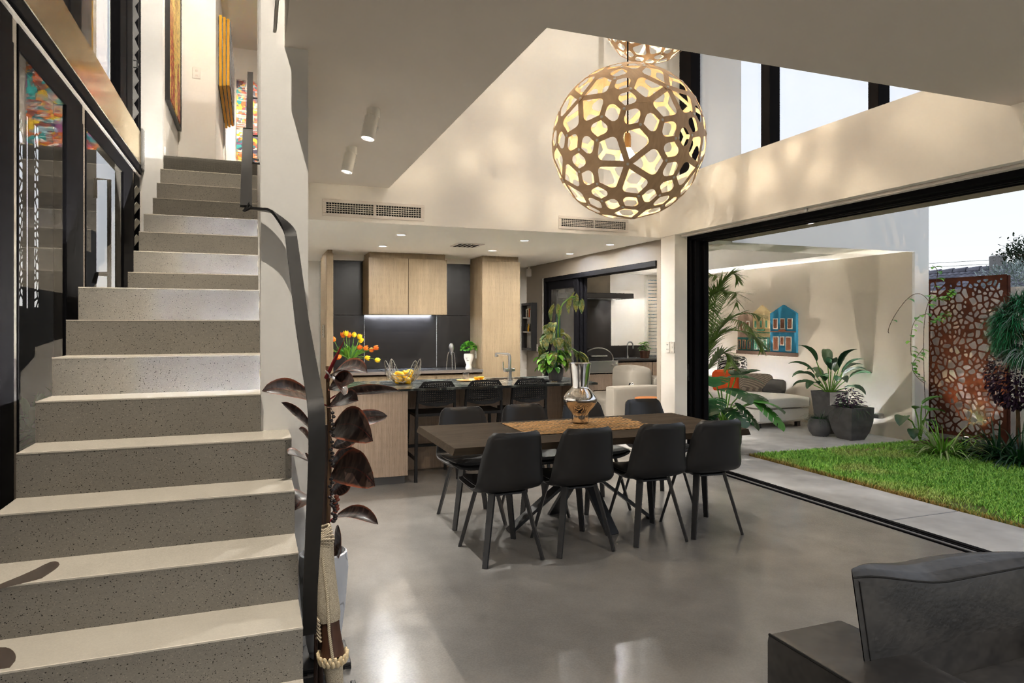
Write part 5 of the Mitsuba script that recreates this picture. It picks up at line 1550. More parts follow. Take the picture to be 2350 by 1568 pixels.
def square_pot(c, w0, w1, w2, h, bulge=0.0):
    """square planter with softly bowed sides: half widths at foot, middle, rim"""
    b = MB(); prof = [(0.0, w0), (h * 0.25, w0 + (w1 - w0) * 0.62), (h * 0.55, w1), (h * 0.85, w1 + (w2 - w1) * 0.7), (h, w2), (h, w2 - 0.03), (h - 0.05, w2 - 0.035)]
    m = 16; V = []
    for z, w in prof:
        for i in range(m):
            a = 2 * math.pi * i / m + math.pi / 4
            q = np.array([math.cos(a), math.sin(a)]); q = q / max(abs(q)) * w * (0.985 if i % 4 == 0 else 1.0)
            V.append((c[0] + q[0], c[1] + q[1], c[2] + z))
    F = [[i * m + j, i * m + (j + 1) % m, (i + 1) * m + (j + 1) % m, (i + 1) * m + j] for i in range(len(prof) - 1) for j in range(m)]
    return b.add(V, F)


rp = np.random.default_rng(8)
t = thing('square_planter', 'dark grey square planter with bowed sides and a purple leaved plant, nearest to the lawn', 'potted plant')
q = np.array([7.60, 7.04, -0.002])
part(t, 'pot', square_pot(q, 0.12, 0.195, 0.205, 0.44), 'mat_pot', 35)
part(t, 'soil', MB().box(q[0] - .165, q[0] + .165, q[1] - .165, q[1] + .165, 0.38, 0.40), 'mat_soil')
for i in range(150):
    a, r = rp.uniform(0, 6.28), rp.uniform(0, 0.19)
    z = 0.40 + rp.uniform(0.0, 0.34) * (1 - r / 0.3)
    v_, f_ = leaf((q[0] - 0.02 + r * math.cos(a), q[1] + r * math.sin(a), z), (math.cos(a), math.sin(a), 0.5), rp.uniform(.05, .09), 0.032, 1.2, 0.2, n=4, m=2)
    if i == 0:
        acc = MB()
    acc.add(v_, f_)
part(t, 'foliage', acc, 'mat_leafpurple', True, kind='stuff')
clump(t, (q[0] + 0.02, q[1], 0.40), 120, 0.28, 0.008, 2.2, ['mat_leafdark'], rp, 1.4, 0.16, 'grass')
t = thing('tall_planter', 'taller dark square planter holding a broad leaved plant, behind the nearer pots', 'potted plant')
q = np.array([7.76, 7.56, -0.002])
part(t, 'pot', square_pot(q, 0.12, 0.155, 0.18, 0.60), 'mat_pot', 35)
part(t, 'soil', MB().box(q[0] - .14, q[0] + .14, q[1] - .14, q[1] + .14, 0.53, 0.555), 'mat_soil')
for a, el, L, st in ((0.3, 2.2, .34, .34), (1.4, 1.4, .40, .26), (2.5, 1.6, .42, .34), (3.0, 1.0, .40, .32), (3.6, 1.2, .36, .26), (4.3, .9, .36, .30), (5.0, 1.5, .40, .3), (5.7, 1.0, .38, .34), (0.9, 2.5, .42, .42), (2.9, 2.6, .40, .50), (4.8, 2.8, .42, .42), (5.9, 1.8, .36, .32), (2.0, .6, .34, .24), (4.9, .5, .34, .24), (3.4, .6, .34, .3), (4.0, 2.0, .38, .4), (5.4, 2.2, .36, .36)):
    d = np.array([math.cos(a), math.sin(a), el])
    o = q + np.array([0.02 * math.cos(a), 0.02 * math.sin(a), 0.55]); p1 = o + d / np.linalg.norm(d) * st
    lf = part(t, 'leaf', leaf(p1, d + np.array([0, 0, .15]), L, 0.15, 1.5, 0.22, n=8, m=4, wave=0.05), 'mat_leafdark' if a < 4 else 'mat_leafdeep', True)
    part(lf, 'stalk', MB().tube([o, (o + p1) / 2 + [0, 0, .02], p1], 0.007, 6), 'mat_stemgreen', 40)
t = thing('round_planter', 'small round grey pot of fine dark grass, leftmost of the planters', 'potted plant')
q = np.array([7.42, 7.40, -0.002])
part(t, 'pot', MB().lathe([(0.001, 0), (0.10, 0), (0.145, 0.06), (0.165, 0.13), (0.155, 0.20), (0.125, 0.245), (0.115, 0.245), (0.12, 0.22), (0.001, 0.22)], q, 36), 'mat_pot', 40)
clump(t, (q[0], q[1], 0.21), 150, 0.24, 0.008, 1.8, ['mat_leafdark', 'mat_leafdeep'], rp, 1.3, 0.09, 'grass')

# corner pot with palm and monstera
t = thing('palm', 'feathery palm leaning out beside the black door jamb', 'palm')
q = np.array([5.36, 7.18, -0.002])
part(t, 'pot', MB().lathe([(0.001, 0), (0.16, 0), (0.20, 0.2), (0.22, 0.46), (0.205, 0.46), (0.19, 0.40), (0.001, 0.40)], (q[0] - .05, q[1] + .06, q[2]), 32), 'mat_pot', 40)
part(t, 'trunk', MB().tube([(q[0] - .05, q[1] + .06, 0.38), (q[0] - 0.04, q[1] + .05, 0.70), (q[0] - 0.03, q[1] + .04, 0.95)], [0.035, 0.028, 0.018], 10), 'mat_bark', 40)


def frond(b0, pts, Lmax, rng, mtl):
    P = np.array(pts, float)
    ts = np.linspace(0, 1, len(P)); T = np.linspace(0, 1, 46)
    from scipy.interpolate import CubicSpline
    C = CubicSpline(ts, P)(T); tg = np.gradient(C, axis=0); tg /= np.linalg.norm(tg, axis=1, keepdims=True)
    b = MB().tube(C[::3], np.linspace(0.008, 0.002, len(C[::3])), 6)
    for i in range(5, 46):
        s = np.cross(tg[i], [0, 0, 1.0]); s /= np.linalg.norm(s) + 1e-9
        L = Lmax * math.sin(math.pi * (0.12 + 0.8 * (i - 5) / 40)) ** 0.6
        for sg in (-1, 1):
            d = s * sg * 0.9 + tg[i] * 0.75 + np.array([0, 0, 0.12 + 0.1 * rng.normal()])
            v, f = blade(C[i], d, L * rng.uniform(.9, 1.15), 0.026, 0.35, 4)
            b.add(v, f)
    return b


crown = np.array([q[0] - 0.03, q[1] + .04, 0.95])
for pts in ([crown, at(1632, 760, 7.15), at(1645, 680, 7.05), at(1672, 634, 6.95), at(1692, 640, 6.9)],
            [crown, at(1630, 800, 7.1), at(1660, 745, 7.0), at(1705, 720, 6.9), at(1744, 728, 6.85)],
            [crown, at(1635, 790, 7.0), at(1670, 760, 6.85), at(1720, 765, 6.75), at(1748, 800, 6.7)],
            [crown, at(1615, 740, 7.25), at(1612, 680, 7.3), at(1625, 640, 7.35), at(1645, 635, 7.4)],
            [crown, at(1640, 740, 7.4), at(1665, 690, 7.5), at(1685, 670, 7.6), at(1690, 700, 7.65)],
            [crown, at(1600, 800, 7.2), at(1580, 750, 7.3), at(1560, 730, 7.35), at(1545, 760, 7.4)],
            [crown, at(1622, 770, 7.0), at(1626, 705, 6.9), at(1640, 672, 6.8), at(1668, 672, 6.75)],
            [crown, at(1640, 770, 7.2), at(1668, 735, 7.25), at(1710, 742, 7.3), at(1728, 775, 7.3)],
            [crown, at(1612, 800, 6.95), at(1608, 760, 6.85), at(1618, 720, 6.8), at(1640, 715, 6.75)],
            [crown, at(1636, 835, 7.1), at(1655, 812, 7.0), at(1668, 815, 6.95), at(1676, 840, 6.9)]):
    part(t, 'frond', frond(crown, pts, 0.33, rp, 'mat_leafpalm'), 'mat_leafpalm', True)
mo = thing('monstera', 'monstera with large split leaves spilling in front of the white daybed', 'monstera')
mq = np.array([5.36, 6.86, -0.002])
part(mo, 'pot', MB().lathe([(0.001, 0), (0.15, 0), (0.21, 0.12), (0.22, 0.30), (0.20, 0.36), (0.185, 0.36), (0.17, 0.32), (0.001, 0.32)], mq, 32), 'mat_pot', 40)


def monstera_leaf(base, d, L, droop, rng, up=(0, 0, 1)):
    g = []
    for k in range(41):
        s = k / 40 * 2 - 1; a = s * math.pi
        r = (0.55 + 0.45 * math.cos(a)) if False else 1.0
        # heart outline: tip at x = 1
        x = 0.5 + 0.52 * math.cos(a) - 0.06 * math.cos(2 * a); y = 0.47 * math.sin(a) * (1.15 - 0.35 * x)
        g.append((x, y))
    P = Polygon(g).buffer(0)
    cuts = []
    for sg in (-1, 1):
        for i in range(4):
            x0 = 0.26 + 0.16 * i
            cuts.append(LineString([(x0, sg * (0.17 + .04 * (i % 2))), (x0 + 0.14, sg * 0.60)]).buffer(0.013))
    P = P.difference(unary_union(cuts))
    if P.geom_type != 'Polygon':
        P = max(P.geoms, key=lambda z: z.area)
    v2, f2 = trimesh.creation.triangulate_polygon(P.segmentize(0.08), engine='earcut')
    m = trimesh.Trimesh(np.column_stack([v2, np.zeros(len(v2))]), f2, process=False).subdivide()
    v2 = np.asarray(m.vertices) * L
    d = np.asarray(d, float) / np.linalg.norm(d); s = np.cross(d, up); s /= np.linalg.norm(s); nrm = np.cross(s, d)
    x, y = v2[:, 0], v2[:, 1]
    th = droop * x / L
    along = np.where(th > 1e-6, np.sin(th) / np.maximum(th, 1e-6), 1.0) * x; down = np.where(th > 1e-6, (1 - np.cos(th)) / np.maximum(th, 1e-6), 0) * x
    return np.asarray(base) + along[:, None] * d + (-down + 0.35 * np.abs(y) - 0.8 * y * y / L)[:, None] * nrm + y[:, None] * s, np.asarray(m.faces)


stem0 = mq + np.array([0, 0, 0.32])
for u0, v0, Y, dx, dy, dz, L, dr_ in ((1640, 868, 6.8, -.4, -.5, .2, .40, 1.1), (1675, 868, 6.75, .8, -.5, .3, .42, 1.0), (1690, 862, 6.95, .7, .2, .5, .40, 1.1), (1655, 895, 6.6, .4, -.9, .2, .44, 1.2), (1722, 925, 6.55, .9, -.4, .25, .46, 1.2), (1732, 925, 6.5, .5, -.7, -.4, .48, .7), (1630, 915, 6.6, -.5, -.6, .1, .42, 1.2), (1690, 930, 6.55, .5, -.6, -.5, .40, .6), (1665, 940, 6.5, .2, -.9, -.2, .36, .8), (1700, 905, 6.7, .9, .1, .1, .42, 1.1), (1615, 885, 6.9, -.6, .1, .4, .40, 1.0), (1625, 945, 6.6, -.6, -.5, .1, .34, 1.0)):
    p = at(u0, v0, Y)
    lf = part(mo, 'leaf', monstera_leaf(p, (dx, dy, dz), L, dr_, rp), 'mat_leafdark' if u0 < 1700 else 'mat_leafmid', True)
    part(lf, 'stalk', MB().tube([stem0, stem0 * .5 + p * .5 + np.array([0, 0, .08]), p], 0.008, 6), 'mat_stemgreen', 40)

# white daybed and cushions
db = thing('daybed', 'long white outdoor daybed along the boundary wall', 'daybed')
part(db, 'base', pillow(MB(), 6.99, 7.93, 8.12, 11.0, 0.10, 0.285, 0.02), 'mat_fabric', 50)
part(db, 'plinth', MB().box(7.03, 7.86, 8.2, 10.96, 0.075, 0.10), 'mat_whiteplastic')
part(db, 'mattress', pillow(MB(), 6.98, 7.95, 8.10, 11.0, 0.295, 0.46, 0.035, 0.01), 'mat_fabric', 50)
part(db, 'back_cushion', pillow(MB(), 7.70, 7.96, 8.9, 11.0, 0.46, 0.62, 0.05, 0.02), 'mat_fabric', 50)
for x, y in ((7.08, 8.25), (7.82, 8.25), (7.08, 10.8), (7.82, 10.8)):
    part(db, 'foot', MB().box(x - .03, x + .03, y - .03, y + .03, -0.002, 0.076), 'mat_black')


def cushion(o, w, h, th, M, material, name, label, cat='cushion', group=None):
    t = thing(name, label, cat, group)
    b = pillow(MB(), -w / 2, w / 2, -th / 2, th / 2, -h / 2, h / 2, min(th, h) * 0.30, th * 0.16).moved(M4(M, o))
    part(t, 'cover', b, material, 50)
    e = MB().tube(np.array([(-w / 2 + .02, 0, -h / 2 + .02), (w / 2 - .02, 0, -h / 2 + .02), (w / 2 - .02, 0, h / 2 - .02), (-w / 2 + .02, 0, h / 2 - .02), (-w / 2 + .02, 0, -h / 2 + .02)]) * 1.03, 0.006, 5).moved(M4(M, o))
    part(t, 'piping', e, material, 40)
    return t


RC = Rz(-0.5) @ Rx(-0.35)
cushion((7.36, 9.35, 0.62), 0.42, 0.34, 0.14, RC, 'mat_orange', 'cushion', 'orange cushion on the white daybed, behind the monstera leaves')
cushion((7.80, 9.75, 0.77), 0.46, 0.46, 0.14, Rz(-0.8) @ Rx(-0.3), 'mat_cushbw', 'cushion', 'black and white patterned cushion standing at the back of the daybed')
cushion((7.66, 8.98, 0.60), 0.50, 0.28, 0.14, Rz(-0.55) @ Rx(-0.4), 'mat_cushstripe', 'cushion', 'grey brown striped lumbar cushion on the daybed')
cushion((7.84, 8.78, 0.55), 0.34, 0.24, 0.12, Rz(-0.9) @ Rx(-0.7), 'mat_black', 'cushion', 'black cushion lying at the right end of the daybed back')

# painted terrace houses on the wall
ha = thing('wall_art_houses', 'wall relief of three painted terrace houses, blue, cream and teal', 'wall art')


def house(y0, y1, z0, zw, zp, m, th=0.03):
    g = Polygon([(-y1, z0), (-y0, z0), (-y0, zw), (-(y0 + y1) / 2, zp), (-y1, zw)])
    M = np.array([[0, 0, -1, 8.198], [-1, 0, 0, 0], [0, 1, 0, 0], [0, 0, 0, 1.0]])
    return part(ha, 'facade', MB().poly(g, th, M), m)


hb = house(8.63, 9.22, 1.10, 1.74, 1.88, 'mat_bluehouse', 0.04)
hc = house(9.23, 9.66, 1.10, 1.76, 1.89, 'mat_creamhouse', 0.03)
hd_ = house(9.67, 10.06, 1.10, 1.70, 1.78, 'mat_pinkhouse', 0.028)
part(ha, 'cobbled_base', MB().box(8.14, 8.198, 8.62, 10.07, 1.035, 1.098, 0.004), 'mat_cobble')
part(hd_, 'shopfront', MB().box(8.158, 8.17, 9.68, 10.05, 1.10, 1.33), 'mat_tealhouse')
part(hc, 'shopfront', MB().box(8.155, 8.168, 9.24, 9.65, 1.10, 1.34), 'mat_tealhouse')


def shutters(hs_, x, ys, z0, z1, w, frame, fill):
    for y in ys:
        q = part(hs_, 'window', MB().box(x - 0.010, x, y - w / 2, y + w / 2, z0, z1), frame)
        part(q, 'shutter', MB().box(x - 0.014, x - 0.010, y - w / 2 + 0.017, y - 0.003, z0 + 0.017, z1 - 0.017).box(x - 0.014, x - 0.010, y + 0.003, y + w / 2 - 0.017, z0 + 0.017, z1 - 0.017), fill)


shutters(hb, 8.158, (8.76, 8.925, 9.09), 1.48, 1.66, 0.11, 'mat_whiteplastic', 'mat_shutterbrown')
shutters(hb, 8.158, (8.79, 9.08), 1.12, 1.36, 0.13, 'mat_whiteplastic', 'mat_shutterbrown')
shutters(hb, 8.158, (8.935,), 1.21, 1.36, 0.10, 'mat_whiteplastic', 'mat_shutterbrown')
shutters(hc, 8.168, (9.31, 9.445, 9.58), 1.49, 1.64, 0.075, 'mat_creamhouse', 'mat_shuttergreen')
shutters(hc, 8.155, (9.33, 9.445, 9.56), 1.12, 1.31, 0.085, 'mat_whiteplastic', 'mat_shuttergreen')
shutters(hd_, 8.17, (9.78, 9.95), 1.43, 1.62, 0.085, 'mat_whiteplastic', 'mat_shutterbrown')
shutters(hd_, 8.158, (9.74, 9.87, 9.99), 1.12, 1.29, 0.08, 'mat_timber', 'mat_darkstone')
part(hb, 'balcony', MB().box(8.135, 8.158, 8.85, 9.0, 1.45, 1.475).box(8.148, 8.158, 8.64, 9.21, 1.43, 1.445), 'mat_shutterbrown')
part(hc, 'balcony', MB().box(8.145, 8.168, 9.36, 9.53, 1.45, 1.475).box(8.16, 8.168, 9.24, 9.65, 1.41, 1.425), 'mat_shuttergreen')

# outdoor kitchen
oc2 = thing('outdoor_counter', 'outdoor kitchen counter with grey oak fronts and a dark stone top', 'counter')
part(oc2, 'carcass', MB().box(4.62, 8.15, 11.0, 11.55, 0.08, 0.88), 'mat_darkhole')
part(oc2, 'kick_plate', MB().box(4.62, 8.15, 11.05, 11.55, -0.002, 0.08), 'mat_grey')
for x0, x1, z0, z1 in ((4.62, 5.42, .09, .88), (5.43, 6.2, .09, .36), (5.43, 6.2, .37, .66), (6.22, 6.95, .09, .86), (6.96, 7.6, .09, .86), (7.61, 8.15, .09, .86)):
    part(oc2, 'door', MB().box(x0 + .003, x1 - .003, 10.965, 10.99, z0 + .003, z1 - .003, 0.002), 'mat_pinkoak')
part(oc2, 'benchtop', MB().box(4.6, 5.42, 10.94, 11.57, 0.885, 0.92).box(6.21, 8.17, 10.94, 11.57, 0.885, 0.92).box(5.42, 6.21, 11.45, 11.57, 0.885, 0.92), 'mat_darkstone')
ob = thing('outdoor_splashback', 'black splashback panel behind the barbecue', 'splashback')
part(ob, 'panel', MB().box(5.0, 6.42, 11.575, 11.598, 0.92, 2.03), 'mat_splash')
part(ob, 'upstand', MB().box(6.422, 7.17, 11.575, 11.598, 0.92, 1.15), 'mat_splash')
hd = thing('range_hood', 'flat black range hood with a concrete flue above the barbecue', 'range hood')
part(hd, 'canopy', MB().box(5.2, 6.55, 10.95, 11.57, 2.035, 2.13, 0.005), 'mat_black')
part(hd, 'flue', MB().box(5.45, 6.14, 11.1, 11.57, 2.131, 2.94, 0.003), 'mat_conc')
part(hd, 'filter', MB().box(5.4, 6.35, 11.05, 11.45, 2.028, 2.034), 'mat_steel')
spot('unseen_hood_light', (6.30, 11.25, 2.02), (6.75, 11.6, 1.5), 2.5, 75, 40, NEUT, sw=0.7)  # out of view below the hood, placed to light the wall beside it
spot('unseen_far_wall_light', (6.9, 11.0, 2.5), (6.9, 11.6, 1.9), 1.3, 60, 35, NEUT, sw=0.7)  # unseen lamp away from the hood, placed to light the far wall
bb = thing('barbecue', 'built in stainless barbecue with a rounded black lid', 'barbecue')
part(bb, 'body', MB().box(5.43, 6.20, 10.92, 11.44, 0.68, 0.90, 0.006), 'mat_steel')
part(bb, 'control_panel', MB().box(5.43, 6.20, 10.905, 10.92, 0.70, 0.90, 0.004), 'mat_steel')
cs_ = [(0.0 + 0.30 * math.cos(a), 0.20 * math.sin(a)) for a in np.linspace(0, math.pi, 20)]
lidM = XZ(11.40); lidM[0, 3] = 5.80; lidM[2, 3] = 0.93
part(bb, 'lid', MB().poly(Polygon(cs_ + [(-0.27, -0.05), (0.27, -0.05)]), 0.46, lidM), 'mat_black', 30)
part(bb, 'lid_rim', MB().tube([(5.80 + 0.305 * math.cos(a), 10.935, 0.93 + 0.205 * math.sin(a)) for a in np.linspace(-0.25, math.pi + 0.25, 24)], 0.012, 8), 'mat_steel', 40)
part(bb, 'handle', MB().tube([(5.64, 10.93, 0.99), (5.64, 10.89, 0.99), (5.96, 10.89, 0.99), (5.96, 10.93, 0.99)], 0.014, 8), 'mat_steel', 40)
for x in (6.08, 6.15):
    part(bb, 'knob', MB().lathe([(0.001, 0), (0.025, 0), (0.022, 0.03), (0.001, 0.03)], (0, 0, 0), 16).moved(M4(Rx(math.pi / 2), (x, 10.905, 0.82 + (x - 6.08) * 0.6))), 'mat_chrome', 40)
ot = thing('outdoor_tap', 'black gooseneck tap on the outdoor counter', 'tap')
part(ot, 'spout', MB().tube([(6.62, 11.3, 0.92), (6.62, 11.3, 1.17)] + [(6.62 + 0.06 - 0.06 * math.cos(a), 11.3 - 0.0 * a, 1.17 + 0.06 * math.sin(a)) for a in np.linspace(0.3, math.pi, 8)] + [(6.74, 11.3, 1.10)], 0.013, 10), 'mat_steel', 40)
part(ot, 'base', MB().lathe([(0.001, 0), (0.025, 0), (0.022, 0.05), (0.001, 0.05)], (6.62, 11.3, 0.92), 16), 'mat_steel', 40)
hp = thing('potted_herb', 'small leafy herb in a brown glass pot on the outdoor counter', 'potted plant')
part(hp, 'pot', MB().lathe([(0.001, 0), (0.08, 0), (0.10, 0.14), (0.092, 0.14), (0.001, 0.12)], (6.95, 11.22, 0.92), 20), 'mat_brownleather', 40)
for i in range(46):
    a = rp.uniform(0, 6.28); part(hp, 'leaf', leaf((6.95 + rp.uniform(-.06, .06), 11.22 + rp.uniform(-.05, .05), 1.05 + rp.uniform(0, .17)), (math.cos(a), math.sin(a), .7), 0.10, 0.045, 1.2, 0.2, n=4, m=2), 'mat_leafmid' if i % 2 else 'mat_leafpale', True)
sh = struct_root('window_3', 'white slatted shutter with blue strips painted as light in its gaps in the outdoor kitchen')
part(sh, 'frame', MB().box(7.18, 7.22, 11.53, 11.6, 0.92, 2.53).box(8.15, 8.2, 11.53, 11.6, 0.92, 2.53), 'mat_curtain')
for k in range(23):
    z = 0.95 + k * 0.0675
    part(sh, 'slat', MB().obox((7.685, 11.56, z + 0.03), (0.93, 0.012, 0.058), Rx(0.12)), 'mat_curtain')
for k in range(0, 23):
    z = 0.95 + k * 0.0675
    part(sh, 'painted_gap_light', MB().box(7.22, 8.15, 11.585, 11.592, z - 0.006, z + 0.002), 'mat_bluehouse')  # blue strips stand in for daylight between the slats

# outdoor sofa seen through the opening
so = thing('outdoor_sofa', 'pale grey outdoor sofa with square arm beyond the kitchen opening', 'sofa')
part(so, 'arm', pillow(MB(), 4.82, 5.62, 8.60, 8.86, 0.06, 0.655, 0.03), 'mat_sofafab', 50)
part(so, 'seat', pillow(MB(), 4.86, 5.75, 8.86, 10.2, 0.10, 0.44, 0.05, 0.015), 'mat_sofafab', 50)
part(so, 'back', pillow(MB(), 5.66, 5.90, 8.86, 10.2, 0.35, 0.76, 0.05, 0.0), 'mat_sofafab', 50)
part(so, 'back_cushion', pillow(MB(), 5.30, 5.66, 8.90, 9.55, 0.44, 0.90, 0.07, 0.03), 'mat_sofafab', 50)
for x, y in ((4.9, 8.66), (5.55, 8.66), (4.95, 10.1), (5.65, 10.1)):
    part(so, 'foot', MB().box(x - .02, x + .02, y - .02, y + .02, -0.002, 0.07), 'mat_black')
cushion((5.50, 9.05, 0.66), 0.40, 0.40, 0.13, Rz(0.5) @ Ry(0.35), 'mat_cushbw', 'cushion', 'black and white patterned cushion on the pale outdoor sofa')
cushion((5.72, 9.35, 0.64), 0.38, 0.38, 0.13, Rz(0.9), 'mat_orange', 'cushion', 'orange cushion on the outdoor sofa, mostly hidden by the pale post')
sdt = thing('side_table', 'round teak side table beside the outdoor sofa', 'side table')
part(sdt, 'tabletop', MB().lathe([(0.001, 0), (0.18, 0), (0.20, 0.012), (0.20, 0.025), (0.001, 0.025)], (5.20, 8.28, 0.50), 36), 'mat_teak', 40)
for a in (0.5, 2.6, 4.7):
    part(sdt, 'leg', MB().beam((5.20 + .17 * math.cos(a), 8.28 + .17 * math.sin(a), -0.002), (5.20 + .06 * math.cos(a), 8.28 + .06 * math.sin(a), 0.50), 0.03, 0.03, (-math.sin(a), math.cos(a), 0)), 'mat_teak')
spk = thing('ceiling_speaker', 'flush round speaker in the outdoor room ceiling', 'speaker')
part(spk, 'grille', MB().lathe([(0.001, -0.004), (0.11, -0.004), (0.125, -0.001), (0.125, 0.0)][::-1], (5.33, 6.98, ZK), 32), 'mat_grillewhite', 40)

# garden plants
rq = np.random.default_rng(17)
t = thing('elephant_ear', 'low plant with broad glossy green leaves beside the pillar', 'plant')
for u0, v0, Y, dx, dy, dz, L in ((2075, 955, 6.3, -.8, -.4, .1, .34), (2100, 940, 6.35, -.2, -.7, .5, .34), (2115, 930, 6.35, .4, -.4, .7, .36), (2095, 985, 6.2, -.7, -.6, -.1, .26), (2118, 965, 6.25, .3, -.8, .1, .30), (2130, 945, 6.4, .7, -.3, .4, .30)):
    p = at(u0, v0, Y)
    lf = part(t, 'leaf', leaf(p, (dx, dy, dz), L * .78, L * .5, 1.0, 0.15, n=8, m=4, belly=.35), 'mat_leafmid' if dz > .3 else 'mat_leafdark', True)
    part(lf, 'stalk', MB().tube([at(2112, 1012, 6.3), (at(2112, 1000, 6.3) + p) / 2 + [0, 0, .05], p], 0.009, 6), 'mat_stemgreen', 40)
for name, lab, u0, v0, Y, n, L, w, dr_, mats, spr in (
        ('variegated_clump', 'clump of arching pale striped leaves at the foot of the rusted screen', 2165, 1032, 5.75, 150, .58, .026, 2.4, ['mat_leafpale', 'mat_leafbright'], 1.3),
        ('lit_clump', 'clump of thin leaves lit yellow by the garden light', 2218, 1035, 5.75, 140, .42, .018, 2.6, ['mat_leafbright', 'mat_leafdark'], 1.4),
        ('strap_leaf_clump', 'dark strap leaved clump right of the lit plant', 2290, 1050, 5.35, 130, .52, .034, 2.2, ['mat_leafdeep', 'mat_leafdark'], 1.3),
        ('strap_leaf_clump', 'dark strap leaved clump at the right edge of the picture', 2345, 1060, 5.05, 130, .54, .034, 2.2, ['mat_leafdeep', 'mat_leafdark'], 1.3)):
    t = thing(name, lab, 'plant'); p = at(u0, v0, Y); p[2] = 0.02
    clump(t, p, n, L, w, dr_, mats, rq, spr, 0.12, 'leaves', 5)
t = thing('fern_shrub', 'dense rounded blue green feathery shrub at the right edge', 'shrub')
b = [MB(), MB()]
fc0 = np.array([8.10, 5.06, 1.50])
for k in range(60):
    d = rq.normal(size=3); d /= np.linalg.norm(d); o = fc0 + d * np.array([.34, .30, .32])
    for i in range(110):
        a = d + rq.normal(size=3) * 0.6; a[2] -= 0.2
        v, f = blade(o + rq.normal(size=3) * .03, a, rq.uniform(.10, .20), 0.012, 1.2, 3)
        b[(k + i // 40) % 2].add(v, f)
part(t, 'foliage', b[0], 'mat_fernblue', True, kind='stuff'); part(t, 'foliage', b[1], 'mat_leafdark', True, kind='stuff')
part(t, 'trunk', MB().tube([(8.2, 5.0, 0.02), (8.18, 5.02, 0.8), (8.15, 5.02, 1.4)], [.03, .025, .02], 8), 'mat_bark', 40)
t = thing('silver_grass', 'hanging tuft of pale silver grass below the feathery shrub', 'plant')
clump(t, (7.9, 4.93, 1.22), 90, .5, .007, 3.2, ['mat_leafsilver'], rq, 1.5, .1, 'leaves', 6)
part(t, 'stem', MB().tube([(8.05, 4.95, 0.02), (7.9, 4.93, 1.22)], .015, 6), 'mat_bark', 40)
t = thing('burgundy_shrub', 'dark burgundy leaved shrub below the feathery shrub', 'shrub')
bb_ = MB()
for k in range(1500):
    d = rq.normal(size=3); d /= np.linalg.norm(d); r = rq.uniform(.55, 1) ** .5
    o = np.array([8.12, 5.22, 0.95]) + d * r * np.array([.26, .32, .36])
    v, f = leaf(o, d + rq.normal(size=3) * .5, .05, .03, .6, .2, n=3, m=2); bb_.add(v, f)
part(t, 'foliage', bb_, 'mat_leafpurple', True, kind='stuff')
part(t, 'trunk', MB().tube([(8.2, 5.25, 0.02), (8.15, 5.22, .5), (8.12, 5.22, .9)], [.03, .02, .012], 8), 'mat_bark', 40)
vn = thing('climbing_vine', 'thin vine with small leaves trailing over the screen corner and pillar', 'vine')
vp = [[at(2128, 1000, 6.36), at(2122, 900, 6.36), at(2120, 760, 6.36), at(2132, 690, 6.36), at(2150, 640, 6.4), at(2140, 610, 6.4)],
      [at(2130, 690, 6.36), at(2100, 675, 6.35), at(2070, 700, 6.3), at(2045, 740, 6.25), at(2040, 765, 6.2)],
      [at(2140, 720, 6.36), at(2105, 730, 6.35), at(2092, 760, 6.3), at(2090, 800, 6.3), at(2092, 815, 6.3)],
      [at(2122, 880, 6.36), at(2095, 850, 6.32), at(2100, 825, 6.32), at(2118, 800, 6.36)],
      [at(2130, 690, 6.42), at(2170, 680, 6.35), at(2180, 665, 6.35)], [at(2130, 740, 6.36), at(2155, 730, 6.38), at(2170, 715, 6.36)]]
for i, p in enumerate(vp):
    from scipy.interpolate import CubicSpline
    C = CubicSpline(np.linspace(0, 1, len(p)), np.array(p))(np.linspace(0, 1, 26))
    part(vn, 'stem', MB().tube(C, 0.0035, 5), 'mat_bark', 40)
    for j in range(2 if i else 14, 26, 2 if i != 1 else 8):
        a = rq.uniform(0, 6.28)
        part(vn, 'leaf', leaf(C[j], (math.cos(a), -abs(math.sin(a)), .2), rq.uniform(.07, .12), .06, 1.0, .15, n=4, m=2), 'mat_leafmid' if j % 4 else 'mat_leafbright', True)
        if i in (0, 4):
            a += 2.2
            part(vn, 'leaf', leaf(C[j], (math.cos(a), -abs(math.sin(a)), .5), rq.uniform(.07, .12), .06, 1.0, .15, n=4, m=2), 'mat_leafbright', True)

# neighbouring roof, cooler, trees
nh = thing('neighbour_house', 'neighbouring house with a dark tiled roof beyond the fence', 'house')
part(nh, 'wall', MB().box(16.8, 24.0, 9.0, 19.0, -0.13, 1.4), 'mat_fence')
R0, R1 = np.array([16.2, 1.35]), np.array([20.2, 3.15])
part(nh, 'roof_deck', MB().hull([(16.2, y, 1.32) for y in (8.5, 19.5)] + [(20.2, y, 3.12) for y in (8.5, 19.5)] + [(24.2, y, 1.32) for y in (8.5, 19.5)]), 'mat_midgrey')
for c_ in range(6):
    for r_ in range(48):
        t0, t1 = 1 - (c_ + 1.12) / 16, 1 - c_ / 16
        a0, a1 = R0 + (R1 - R0) * t0, R0 + (R1 - R0) * t1
        y = 10.2 + 0.19 * r_
        V = [(a0[0], y, a0[1] + .06), (a0[0], y + .095, a0[1] + .09), (a0[0], y + .187, a0[1] + .06), (a1[0], y, a1[1] + .02), (a1[0], y + .095, a1[1] + .055), (a1[0], y + .187, a1[1] + .02), (a0[0], y, a0[1]), (a0[0], y + .187, a0[1])]
        part(nh, 'roof_tile', (np.array(V), np.array([[0, 1, 4], [0, 4, 3], [1, 2, 5], [1, 5, 4], [6, 7, 1], [6, 1, 0], [7, 2, 1]])), 'mat_rooftile')
